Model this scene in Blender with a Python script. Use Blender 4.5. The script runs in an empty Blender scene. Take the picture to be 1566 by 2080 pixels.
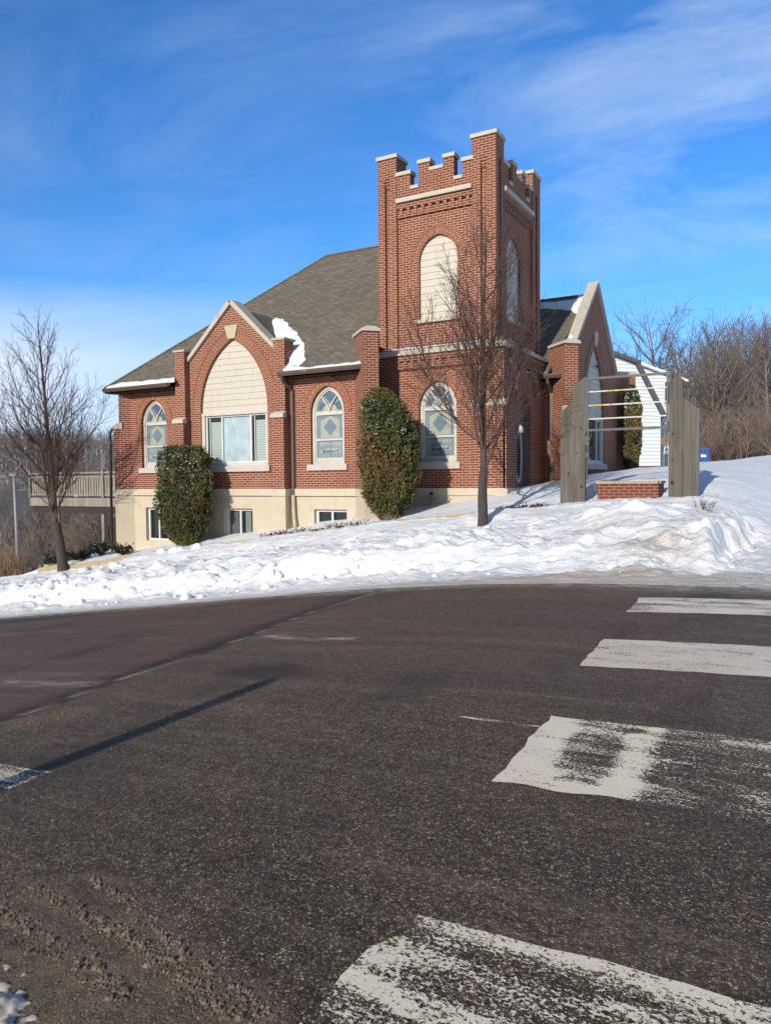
import bpy, math, random
from mathutils import Vector, Matrix, noise
from mathutils.geometry import delaunay_2d_cdt

R = math.radians
sc = bpy.context.scene
col = sc.collection
random.seed(7)

# ------------------------------------------------------------------ camera pose
FPX = 1530.0
PITCH, ROLL, YAW = R(2.48), R(-0.507), R(29.33)
FW = Vector((-math.sin(YAW) * math.cos(PITCH), math.cos(YAW) * math.cos(PITCH), -math.sin(PITCH)))
_rt = Vector((math.cos(YAW), math.sin(YAW), 0)); _up = _rt.cross(FW)
RT = _rt * math.cos(ROLL) + _up * math.sin(ROLL)
UP = -_rt * math.sin(ROLL) + _up * math.cos(ROLL)


def ray(x, y):
    return FW + RT * ((x - 783) / FPX) - UP * ((y - 1040) / FPX)


def at_depth(x, y, d):
    return ray(x, y) * d


def on_plane(x, y, p0, n):
    d = ray(x, y)
    return d * (Vector(p0).dot(n) / d.dot(n))


# ------------------------------------------------------------------ terrain
def lerp_tab(tab, t):
    if t <= tab[0][0]:
        return tab[0][1]
    for (a, va), (b, vb) in zip(tab, tab[1:]):
        if t <= b:
            k = (t - a) / (b - a)
            return va + (vb - va) * k
    return tab[-1][1]


def smooth(a, b, t):
    k = min(1, max(0, (t - a) / (b - a)))
    return k * k * (3 - 2 * k)


def road_z(x, y):
    d = -x
    if d < 0:
        s = 0.0
    elif d < 7:
        s = -0.0095 * d * d
    elif d < 34:
        s = -0.4655 - 0.133 * (d - 7)
    else:
        s = -4.06 - 0.06 * (min(d, 160) - 34)
    return -1.6 + 0.018 * max(-10, min(y, 11)) + s


P_LEFT = [(10.5, -.08), (11.0, 0.0), (11.6, .05), (12.0, .11), (12.35, .36), (12.9, .63), (13.5, .62), (14.4, .66), (16.0, .84), (16.15, .88), (16.35, 1.06), (18, 1.3),
          (19, 1.5), (22, 1.72), (26, 1.95), (30, 2.1), (40, 2.5), (60, 3.1)]
P_MID = [(10.5, -.08), (11.0, 0.0), (11.7, .04), (12.2, .10), (12.9, .38), (13.6, .58), (15, .78), (16.2, .96), (17, 1.08), (19, 1.42), (22, 1.70), (26, 1.92), (30, 2.1), (40, 2.5), (60, 3.1)]
P_RIGHT = [(10.5, -.06), (11, -.005), (12, .06), (13, .12), (16, .32), (20, .64), (30, 1.55), (37, 2.18), (42, 2.45), (60, 2.9)]


def fbm(x, y, s, o=4):
    return noise.fractal(Vector((x * s, y * s, 3.7)), 0.9, 2.1, o)


def bank_edge(y):
    return -1.05 + 0.12 * math.sin(y * 2.3) + 0.18 * noise.noise(Vector((y * 1.7, 3.1, 0))) + .13 * noise.noise(Vector((y * 6.5, 1.1, 0))) - max(0, y - 14.5) * .05


def snow_z(x, y):
    yr = y
    y = y + .45 * (1 - smooth(10.5, 13.5, y))      # the plough edge stands a little nearer than the kerb line
    base = road_z(x, 11)
    far = smooth(22, 60, math.hypot(x + 10, y - 15))
    wl = 1 - smooth(bank_edge(y) - .20, bank_edge(y) + .16, x + .16 * noise.noise(Vector((x * 4, y * 4, 21))))
    if y > 13.8: wl = wl * (1 - smooth(13.8, 15.5, y)) + smooth(13.8, 15.5, y) * (1 - smooth(-1.9, .6, x))
    wl2 = wl if y < 17 else wl * (1 - smooth(17, 24, y)) + (1 - smooth(-3.5, 4, x)) * smooth(17, 24, y)
    mid = smooth(-6.8, -4.6, x)
    pl_ = lerp_tab(P_LEFT, y) * (1 - mid) + lerp_tab(P_MID, y) * mid
    if -18.6 < x < -5.0 and 14.8 < y < 16.3: pl_ += (.175 + .07 * noise.noise(Vector((x * .9, 2, 2)))) * smooth(14.8, 15.9, y) * smooth(-19.5, -17, x) * (1 - mid)
    p = pl_ * wl2 + lerp_tab(P_RIGHT, y) * (1 - wl2)
    # the left end of the planting bed drops away
    if x < -22.3 and y > 16:
        k = smooth(-22.3, -23.5, x) if False else min(1, (-22.3 - x) / 1.2)
        p -= k * min(.9, (y - 16) * .4)
    z = base + p
    y = yr
    # mounds
    if 10.5 < y < 17.5 and -26 < x < 0:
        e = smooth(10.7, 11.9, y) * (1 - smooth(14.2, 16.6, y)) * wl
        z += e * (0.12 * fbm(x, y, .5, 3) + 0.055 * fbm(x + 9, y, 1.6, 3) + .030 * fbm(x, y + 4, 4.5, 3))
        z += .026 * fbm(x, y, 5, 4) * smooth(10.5, 11.0, y) + .022 * abs(noise.noise(Vector((x * 8.5, y * 11, 7)))) * smooth(10.9, 11.6, y)
        z += .05 * max(0, noise.noise(Vector((x * 1.1, y * 5.0, 2)))) * e
        z += .07 * (abs(noise.noise(Vector((x * 1.9, y * 2.6, 6)))) - .2) * e * .5
        z += .035 * abs(noise.noise(Vector((x * 6.5, y * 8, 4)))) * e
        # ridge thrown up by the plough
        z += wl * .16 * math.exp(-((y - 12.2 - .35 * noise.noise(Vector((x * .35, 0, 1)))) / .45) ** 2) * (0.7 + .5 * noise.noise(Vector((x * .8, 5, 1))))
        # broken lumps
        c = noise.noise(Vector((x * 2.4, y * 2.4, 8.0)))
        if c > .25:
            z += e * (c - .25) * .22
        fc = smooth(11.35, 11.75, y) * (1 - smooth(13.0, 14.0, y)) * wl
        if fc > .02:
            mk = smooth(-.15, .35, noise.noise(Vector((x * .55, y * .7, 12))))
            d3 = noise.voronoi(Vector((x * 2.6, y * 3.2, 1)))[0]; d4 = noise.voronoi(Vector((x * 6.5, y * 7.5, 2)))[0]
            z += fc * (.16 * mk * max(0, .55 - d3[0]) + .085 * (.35 + .65 * mk) * max(0, .5 - d4[0]) - .05 * mk * (1 if d3[1] - d3[0] < .07 else 0))
        # rounded mound right of the sign foot
        z += wl * .26 * math.exp(-(((x + 2.7) / 1.1) ** 2 + ((y - 14.2) / .7) ** 2))
        z += wl * .16 * math.exp(-(((x + 1.5) / .8) ** 2 + ((y - 13.0) / .6) ** 2))
        # trough behind the bank in front of the bed wall
    if 15.5 < y < 19 and -23 < x < -1:
        z += .04 * fbm(x, y, .9, 2)
    if 16.2 < y < 18.5 and -5.2 < x < -1.5:
        z += .05 * math.exp(-((y - 16.1) / .35) ** 2) * wl - .05 * math.exp(-((y - 17.2) / .4) ** 2) * wl
    if abs(x - bank_edge(y)) < .5 and 11.8 < y < 15.2:
        k = 1 - abs(x - bank_edge(y)) / .5
        z += k * (.16 * abs(noise.noise(Vector((x * 5, y * 4, 9)))) + .10 * noise.noise(Vector((x * 9, y * 9, 3))) - .03)
    if x > -1.2 and 10.5 < y < 45:
        z += .018 * fbm(x, y, 3.2, 3)
    # open snow beyond, wind-worked
    if y > 19 and x > -8:
        z += .10 * fbm(x, y, .22, 3) + .035 * fbm(x, y, 1.1, 3)
    z -= .42 * (1 - smooth(-6, 1, x)) * smooth(24, 36, y) if x > -12 else 0
    # hill to the right and back
    z += smooth(0, 14, x) * smooth(18, 40, y) * 1.2
    # valley on the left
    if x < -23:
        d = -23 - x
        z -= .05 * min(d, 70) * smooth(14, 30, y)
    r = math.hypot(x, y)
    if x < -60:
        # far side of the valley climbs again
        t = smooth(130, 330, r)
        z = z * (1 - t) + 10.5 * t
        z += smooth(90, 200, r) * 2.2 * noise.noise(Vector((x * .012, y * .012, 0)))
    return z


def ground_hit(x, y, fn=None):
    """march the sight line of a photo point down to the ground"""
    fn = fn or (lambda a, b: road_z(a, b) if b < 10.5 else snow_z(a, b))
    d = ray(x, y)
    t = 1.0
    while t < 400:
        p = d * t
        if p.z < fn(p.x, p.y):
            return p
        t += 0.02 if t < 40 else .2
    return d * t


# ------------------------------------------------------------------ mesh helper
class MB:
    def __init__(self):
        self.v = []; self.f = []; self.m = []; self.uv = []; self.col = None

    def face(self, pts, mi=0, uv=None):
        i = len(self.v)
        self.v.extend([Vector(p) for p in pts])
        self.f.append(tuple(range(i, i + len(pts))))
        self.m.append(mi)
        self.uv.append(uv)

    def obox(self, c, ax, ay, az, hx, hy, hz, mi=0):
        c = Vector(c); ax = Vector(ax) * hx; ay = Vector(ay) * hy; az = Vector(az) * hz
        P = [c + ax * sx + ay * sy + az * sz for sz in (-1, 1) for sy in (-1, 1) for sx in (-1, 1)]
        for q in ((0, 2, 3, 1), (4, 5, 7, 6), (0, 1, 5, 4), (2, 6, 7, 3), (0, 4, 6, 2), (1, 3, 7, 5)):
            self.face([P[k] for k in q], mi)

    def box(self, x0, x1, y0, y1, z0, z1, mi=0):
        self.obox(((x0 + x1) / 2, (y0 + y1) / 2, (z0 + z1) / 2), (1, 0, 0), (0, 1, 0), (0, 0, 1),
                  abs(x1 - x0) / 2, abs(y1 - y0) / 2, abs(z1 - z0) / 2, mi)

    def bar(self, a, b, w, t, up=(0, 0, 1), mi=0):
        a = Vector(a); b = Vector(b); d = (b - a); L = d.length; d.normalize()
        s = d.cross(Vector(up))
        if s.length < 1e-5:
            s = d.cross(Vector((1, 0, 0)))
        s.normalize(); u = s.cross(d)
        self.obox((a + b) / 2, d, s, u, L / 2, w / 2, t / 2, mi)

    def prism(self, pts, d, mi=0, mi_side=None):
        """planar polygon pts (any convex-ish n-gon) pushed along d"""
        d = Vector(d); pts = [Vector(p) for p in pts]
        n = Vector((0, 0, 0))
        for a, b in zip(pts, pts[1:] + pts[:1]):
            n += a.cross(b)
        if n.dot(d) > 0:
            pts = pts[::-1]
        q = [p + d for p in pts]
        self.face(pts, mi)
        self.face(q[::-1], mi)
        ms = mi if mi_side is None else mi_side
        for k in range(len(pts)):
            j = (k + 1) % len(pts)
            self.face([pts[j], pts[k], q[k], q[j]], ms)

    def tube(self, pts, rads, n=6, mi=0, cap=True, flat=False):
        base = len(self.v)
        pts = [Vector(p) for p in pts]
        up = Vector((.31, .17, .93))
        L = 0
        for k, p in enumerate(pts):
            a = pts[max(0, k - 1)]; b = pts[min(len(pts) - 1, k + 1)]
            d = (b - a)
            if d.length < 1e-7:
                d = Vector((0, 0, 1))
            d.normalize()
            s = d.cross(up)
            if s.length < .05:
                s = d.cross(Vector((1, 0, 0)))
            s.normalize(); t = s.cross(d)
            r = rads[k] if isinstance(rads, (list, tuple)) else rads
            for q in range(n):
                an = 2 * math.pi * q / n
                self.v.append(p + (s * math.cos(an) + t * math.sin(an)) * r)
        for k in range(len(pts) - 1):
            for q in range(n):
                j = (q + 1) % n
                a = base + k * n
                self.f.append((a + q, a + j, a + n + j, a + n + q)); self.m.append(mi); self.uv.append(None)
        if cap:
            for k, rev in ((0, False), (len(pts) - 1, True)):
                idx = [base + k * n + q for q in range(n)]
                self.f.append(tuple(idx if rev else idx[::-1])); self.m.append(mi); self.uv.append(None)

    def mesh(self, name, mats, off=Vector((0, 0, 0)), shade=False, uvs=True):
        me = bpy.data.meshes.new(name)
        me.from_pydata([v - off for v in self.v], [], self.f)
        for m in mats:
            me.materials.append(m)
        if len(mats) > 1:
            me.polygons.foreach_set('material_index', self.m)
        if uvs:
            ul = me.uv_layers.new(name='UVMap')
            dat = [0.0] * (2 * len(me.loops))
            Z = Vector((0, 0, 1))
            li = 0
            for fi, p in enumerate(me.polygons):
                u = self.uv[fi]
                if u is None:
                    n = p.normal
                    t = Z.cross(n)
                    if t.length < .02:
                        t = Vector((1, 0, 0)); b = Vector((0, 1, 0))
                    else:
                        t.normalize(); b = n.cross(t)
                    for vi in p.vertices:
                        w = self.v[vi]
                        dat[2 * li] = w.dot(t); dat[2 * li + 1] = w.dot(b); li += 1
                else:
                    for a, b in u:
                        dat[2 * li] = a; dat[2 * li + 1] = b; li += 1
            ul.data.foreach_set('uv', dat)
        if shade:
            me.polygons.foreach_set('use_smooth', [True] * len(me.polygons))
        me.update()
        return me


def wloc(o):
    p = Vector((0, 0, 0))
    while o:
        p += o.location; o = o.parent
    return p


def tag(o, label=None, cat=None, group=None, kind=None):
    if label: o['label'] = label
    if cat: o['category'] = cat
    if group: o['group'] = group
    if kind: o['kind'] = kind
    return o


def empty(name, loc, label, cat, group=None):
    o = bpy.data.objects.new(name, None); col.objects.link(o)
    o.location = loc; o.empty_display_size = .2
    return tag(o, label, cat, group)


def put(name, mb, mats, parent=None, base=None, shade=False, label=None):
    """link a builder as one object; vertices are given in scene coordinates"""
    if not isinstance(mats, (list, tuple)): mats = [mats]
    off = wloc(parent) if parent else Vector((0, 0, 0))
    loc = Vector((0, 0, 0))
    if base is not None:
        loc = Vector(base) - off
    me = mb.mesh(name, mats, off + loc, shade)
    o = bpy.data.objects.new(name, me); col.objects.link(o)
    o.location = loc
    if parent: o.parent = parent
    if label: o['label'] = label
    return o


def copy_tree(o, parent=None):
    c = o.copy(); col.objects.link(c)
    if parent: c.parent = parent
    for ch in [x for x in bpy.data.objects if x.parent == o]:
        copy_tree(ch, c)
    return c


# ------------------------------------------------------------------ materials
def mat(name):
    m = bpy.data.materials.new(name); m.use_nodes = True
    nt = m.node_tree; nt.nodes.clear()
    out = nt.nodes.new('ShaderNodeOutputMaterial')
    bs = nt.nodes.new('ShaderNodeBsdfPrincipled')
    nt.links.new(bs.outputs[0], out.inputs[0])
    return m, nt, bs, out


class N:
    """tiny node-graph helper"""
    def __init__(self, nt): self.nt = nt

    def new(self, t, **kw):
        n = self.nt.nodes.new(t)
        for k, v in kw.items(): setattr(n, k, v)
        return n

    def link(self, a, b): self.nt.links.new(a, b)

    def coord(self, w='Object'):
        return self.new('ShaderNodeTexCoord').outputs[w]

    def uv(self):
        return self.new('ShaderNodeUVMap', uv_map='UVMap').outputs[0]

    def mapping(self, src, scale=(1, 1, 1), rot=(0, 0, 0), loc=(0, 0, 0)):
        n = self.new('ShaderNodeMapping'); self.link(src, n.inputs[0])
        n.inputs['Scale'].default_value = scale; n.inputs['Rotation'].default_value = rot; n.inputs['Location'].default_value = loc
        return n.outputs[0]

    def noise(self, src, scale, detail=4, rough=.55, out='Fac', dist=0):
        n = self.new('ShaderNodeTexNoise')
        if src: self.link(src, n.inputs['Vector'])
        n.inputs['Scale'].default_value = scale; n.inputs['Detail'].default_value = detail
        n.inputs['Roughness'].default_value = rough; n.inputs['Distortion'].default_value = dist
        return n.outputs[out]

    def voro(self, src, scale, out='Color', feature='F1', rnd=1):
        n = self.new('ShaderNodeTexVoronoi', feature=feature)
        if src: self.link(src, n.inputs['Vector'])
        n.inputs['Scale'].default_value = scale; n.inputs['Randomness'].default_value = rnd
        return n.outputs[out]

    def ramp(self, src, stops, interp='LINEAR'):
        n = self.new('ShaderNodeValToRGB'); n.color_ramp.interpolation = interp
        self.link(src, n.inputs[0]); e = n.color_ramp.elements
        while len(e) < len(stops): e.new(.5)
        for k, (p, c) in enumerate(stops):
            e[k].position = p
            e[k].color = (c, c, c, 1) if isinstance(c, (int, float)) else (*c, 1)
        return n.outputs[0]

    def mix(self, fac, a, b, mode='MIX'):
        n = self.new('ShaderNodeMix', data_type='RGBA', blend_type=mode)
        for s, v in ((n.inputs[0], fac), (n.inputs[6], a), (n.inputs[7], b)):
            if isinstance(v, (int, float)):
                s.default_value = v if s == n.inputs[0] else (v, v, v, 1)
            elif isinstance(v, tuple):
                s.default_value = (*v, 1)
            else:
                self.link(v, s)
        return n.outputs[2]

    def math(self, op, a, b=None, clamp=False):
        n = self.new('ShaderNodeMath', operation=op, use_clamp=clamp)
        for k, v in enumerate((a, b)):
            if v is None: continue
            if isinstance(v, (int, float)): n.inputs[k].default_value = v
            else: self.link(v, n.inputs[k])
        return n.outputs[0]

    def bump(self, h, strength, dist=.01, normal=None):
        n = self.new('ShaderNodeBump'); self.link(h, n.inputs['Height'])
        n.inputs['Strength'].default_value = strength; n.inputs['Distance'].default_value = dist
        if normal: self.link(normal, n.inputs['Normal'])
        return n.outputs[0]

    def attr(self, name, out='Fac'):
        n = self.new('ShaderNodeAttribute', attribute_name=name)
        return n.outputs[out]

    def sep(self, v):
        n = self.new('ShaderNodeSeparateXYZ'); self.link(v, n.inputs[0]); return n.outputs


def setp(bs, **kw):
    for k, v in kw.items():
        k = {'color': 'Base Color', 'rough': 'Roughness', 'metal': 'Metallic', 'spec': 'Specular IOR Level', 'normal': 'Normal', 'trans': 'Transmission Weight', 'coat': 'Coat Weight'}[k]
        s = bs.inputs[k]
        if isinstance(v, (int, float)): s.default_value = v
        elif isinstance(v, tuple): s.default_value = (*v, 1)
        else: bs.id_data.links.new(v, s)


def plain(name, color, rough=.6, var=.15, scale=6, metal=0, bump=0, spec=.4, stretch=(1, 1, 1)):
    m, nt, bs, out = mat(name); n = N(nt)
    c = n.mapping(n.coord(), stretch)
    a = n.noise(c, scale, 5, .6)
    lo = tuple(x * (1 - var) for x in color); hi = tuple(min(1, x * (1 + var)) for x in color)
    setp(bs, color=n.ramp(a, [(.3, lo), (.7, hi)]), rough=rough, metal=metal, spec=spec)
    if bump:
        setp(bs, normal=n.bump(n.noise(c, scale * 5, 4), bump, .01))
    return m


def brick_mat(name, c1, c2, mortar, dirt=.35, rough=.85, white=.5):
    m, nt, bs, out = mat(name); n = N(nt)
    uv = n.uv(); oc = n.coord()
    b = n.new('ShaderNodeTexBrick'); n.link(uv, b.inputs['Vector'])
    b.inputs['Scale'].default_value = 1; b.inputs['Brick Width'].default_value = .2127; b.inputs['Row Height'].default_value = .0677
    b.inputs['Mortar Size'].default_value = .0080; b.inputs['Mortar Smooth'].default_value = .15; b.inputs['Bias'].default_value = -.1
    b.inputs['Color1'].default_value = (*c1, 1); b.inputs['Color2'].default_value = (*c2, 1)
    # weathering: mortar value varies, soot stains, pale bloom
    mv = n.noise(oc, 1.3, 4, .6)
    n.link(n.mix(mv, tuple(x * .80 for x in mortar), tuple(min(1, x * 1.15) for x in mortar)), b.inputs['Mortar'])
    big = n.noise(oc, .7, 5, .62)
    colr = n.mix(n.ramp(big, [(.35, 0), (.72, dirt)]), b.outputs['Color'], tuple(x * .55 for x in c1))
    bl = n.noise(n.mapping(oc, (1, 1, .45), loc=(4, 2, 7)), 2.2, 6, .7)
    colr = n.mix(n.ramp(bl, [(.57, 0), (.74, white)]), colr, (.36, .25, .22))
    fine = n.noise(oc, 60, 3, .6)
    colr = n.mix(.25, colr, n.mix(fine, tuple(x * .5 for x in c1), tuple(min(1, x * 1.7) for x in c1)), 'MIX')
    setp(bs, color=colr, rough=rough, spec=.25)
    hb = n.math('ADD', n.math('MULTIPLY', b.outputs['Fac'], -1.0), n.math('MULTIPLY', fine, .3))
    setp(bs, normal=n.bump(hb, .6, .006))
    return m


BR1, BR2, MORT = (.200, .065, .038), (.095, .030, .021), (.68, .45, .325)
M_brick = brick_mat('red_brick', BR1, BR2, MORT)
M_arch = brick_mat('arch_brick', (.195, .062, .034), (.130, .041, .024), (.68, .44, .30), .3, white=.2)
M_plant = brick_mat('planter_brick', (.15, .038, .02), (.12, .03, .017), (.36, .24, .19), .2, white=.15)


def stone_mat(name, c, stain=(.25, .2, .14), amt=.6):
    m, nt, bs, out = mat(name); n = N(nt); oc = n.coord()
    a = n.noise(oc, 2.5, 6, .65); b = n.noise(oc, 22, 4, .6)
    k = n.mix(a, tuple(x * .82 for x in c), tuple(min(1, x * 1.1) for x in c))
    k = n.mix(n.ramp(n.noise(n.mapping(oc, (1, 1, .4), loc=(3, 1, 0)), 5, 6, .7), [(.55, 0), (.75, amt)]), k, stain)
    setp(bs, color=k, rough=.85, spec=.25, normal=n.bump(b, .35, .006))
    return m


M_stone = stone_mat('limestone_trim', (.50, .455, .38))
M_sill = stone_mat('painted_sill', (.50, .44, .40), (.3, .26, .24), .3)
M_keystone = stone_mat('keystone_stone', (.46, .40, .27), amt=.2)
M_found = stone_mat('cream_stucco', (.50, .435, .33), (.32, .26, .18), .65)
M_band = stone_mat('cream_band', (.52, .455, .36), (.36, .3, .21), .5)
M_coping = stone_mat('stone_coping', (.46, .42, .36), (.20, .17, .13), .8)
M_block = stone_mat('tan_block', (.36, .285, .18), (.2, .15, .10), .6)


def siding_mat(name, c, streak=.25):
    m, nt, bs, out = mat(name); n = N(nt); oc = n.coord()
    a = n.noise(n.mapping(oc, (1.2, 1.2, 9)), 2.0, 5, .65)
    b = n.noise(n.mapping(oc, (3, 3, .8), loc=(1, 5, 2)), 2.5, 5, .7)
    k = n.mix(a, tuple(x * .86 for x in c), tuple(min(1, x * 1.08) for x in c))
    k = n.mix(n.ramp(b, [(.5, 0), (.75, streak)]), k, (.34, .29, .23))
    setp(bs, color=k, rough=.6, spec=.3, normal=n.bump(n.noise(n.mapping(oc, (4, 4, 40)), 3, 3), .15, .004))
    return m


M_siding = siding_mat('cream_siding', (.53, .485, .415), .42)
M_white = siding_mat('white_siding', (.66, .69, .70), .06)
M_frame = plain('window_frame_paint', (.50, .47, .42), .5, .1, 4)
M_framew = plain('white_vinyl', (.60, .60, .585), .4, .06, 4)
M_brown = plain('brown_metal', (.105, .072, .060), .45, .2, 3, spec=.5)
M_brownd = plain('dark_brown_soffit', (.03, .021, .018), .6, .2, 3)
M_beigepipe = plain('painted_pipe', (.40, .34, .24), .6, .2, 5)
M_door = plain('taupe_door', (.16, .135, .115), .5, .12, 5)
M_dark = plain('dark_interior', (.012, .012, .014), .9, .1)
M_black = plain('black_void', (.01, .01, .01), .9, .1)


def shingle_mat():
    m, nt, bs, out = mat('asphalt_shingles'); n = N(nt); uv = n.uv(); oc = n.coord()
    b = n.new('ShaderNodeTexBrick'); n.link(uv, b.inputs['Vector'])
    b.inputs['Scale'].default_value = 1; b.inputs['Brick Width'].default_value = .30; b.inputs['Row Height'].default_value = .125
    b.inputs['Mortar Size'].default_value = .010; b.inputs['Mortar Smooth'].default_value = .6; b.inputs['Bias'].default_value = 0
    b.inputs['Color1'].default_value = (.190, .166, .132, 1); b.inputs['Color2'].default_value = (.125, .108, .086, 1)
    b.inputs['Mortar'].default_value = (.036, .031, .026, 1)
    br = n.new('ShaderNodeTexBrick'); n.link(n.mapping(uv, loc=(.11, .0, 0)), br.inputs['Vector'])
    br.inputs['Scale'].default_value = 1; br.inputs['Brick Width'].default_value = .19; br.inputs['Row Height'].default_value = .125
    br.inputs['Mortar Size'].default_value = 0; br.inputs['Color1'].default_value = (.75, .75, .75, 1); br.inputs['Color2'].default_value = (1.25, 1.22, 1.15, 1)
    k = n.mix(1, b.outputs['Color'], br.outputs['Color'], 'MULTIPLY')
    g = n.noise(oc, 160, 2, .7); a = n.noise(oc, .9, 5, .6)
    k = n.mix(.35, k, n.mix(g, (.05, .044, .036), (.27, .24, .195)))
    k = n.mix(n.ramp(a, [(.4, 0), (.75, .30)]), k, (.105, .09, .068))
    saw = n.math('FRACT', n.math('DIVIDE', n.sep(uv)[1], .125))
    h = n.math('ADD', n.math('MULTIPLY', saw, -1), n.math('MULTIPLY', b.outputs['Fac'], -.4))
    setp(bs, color=k, rough=.9, spec=.2, normal=n.bump(h, .9, .02))
    return m


M_shingle = shingle_mat()


def snow_mat(name, dirt_attr=True, tint=(.765, .785, .82)):
    m, nt, bs, out = mat(name); n = N(nt); oc = n.coord()
    a = n.noise(oc, 9, 6, .65); f = n.noise(oc, 55, 3, .6); l = n.noise(oc, 2.2, 5, .6)
    k = n.mix(l, tuple(x * .93 for x in tint), tint)
    if dirt_attr:
        d = n.attr('dirt')
        dn = n.noise(oc, 5.5, 6, .7)
        fac = n.math('MULTIPLY', d, n.ramp(dn, [(.30, .15), (.62, 1)]), True)
        k = n.mix(fac, k, n.mix(f, (.16, .115, .07), (.42, .34, .25)))
        sp0 = n.noise(oc, 4.5, 5, .7); sp1 = n.noise(n.mapping(oc, loc=(3, 8, 1)), .9, 3, .5)
        k = n.mix(n.math('MULTIPLY', n.ramp(sp0, [(.66, 0), (.74, .55)]), n.ramp(sp1, [(.45, 0), (.6, 1)])), k, (.40, .31, .22))
        s = n.attr('slush')
        sp = n.noise(n.mapping(oc, (.35, 3, 3)), 3.2, 7, .75)
        k = n.mix(n.math('MULTIPLY', s, n.ramp(sp, [(.34, .35), (.60, 1)]), True), k,
                  n.mix(n.ramp(f, [(.3, 0), (.7, 1)]), (.27, .21, .155), (.56, .475, .375)))
    setp(bs, color=k, rough=.6, spec=.3)
    bs.inputs['Subsurface Weight'].default_value = .0
    hh = n.math('ADD', n.math('MULTIPLY', a, 1.0), n.math('MULTIPLY', f, .35))
    w2 = n.noise(n.mapping(oc, (1, 3.2, 1), rot=(0, 0, .5)), 3.0, 6, .68)
    hh = n.math('ADD', hh, n.math('MULTIPLY', w2, 1.6))
    c2 = n.noise(n.mapping(oc, (1, 1.6, 1)), 17, 5, .7)
    hh = n.math('ADD', hh, n.math('MULTIPLY', c2, .8))
    setp(bs, normal=n.bump(hh, .6, .05))
    return m


M_snow = snow_mat('snow')
M_snowp = snow_mat('clean_snow', False)


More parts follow.
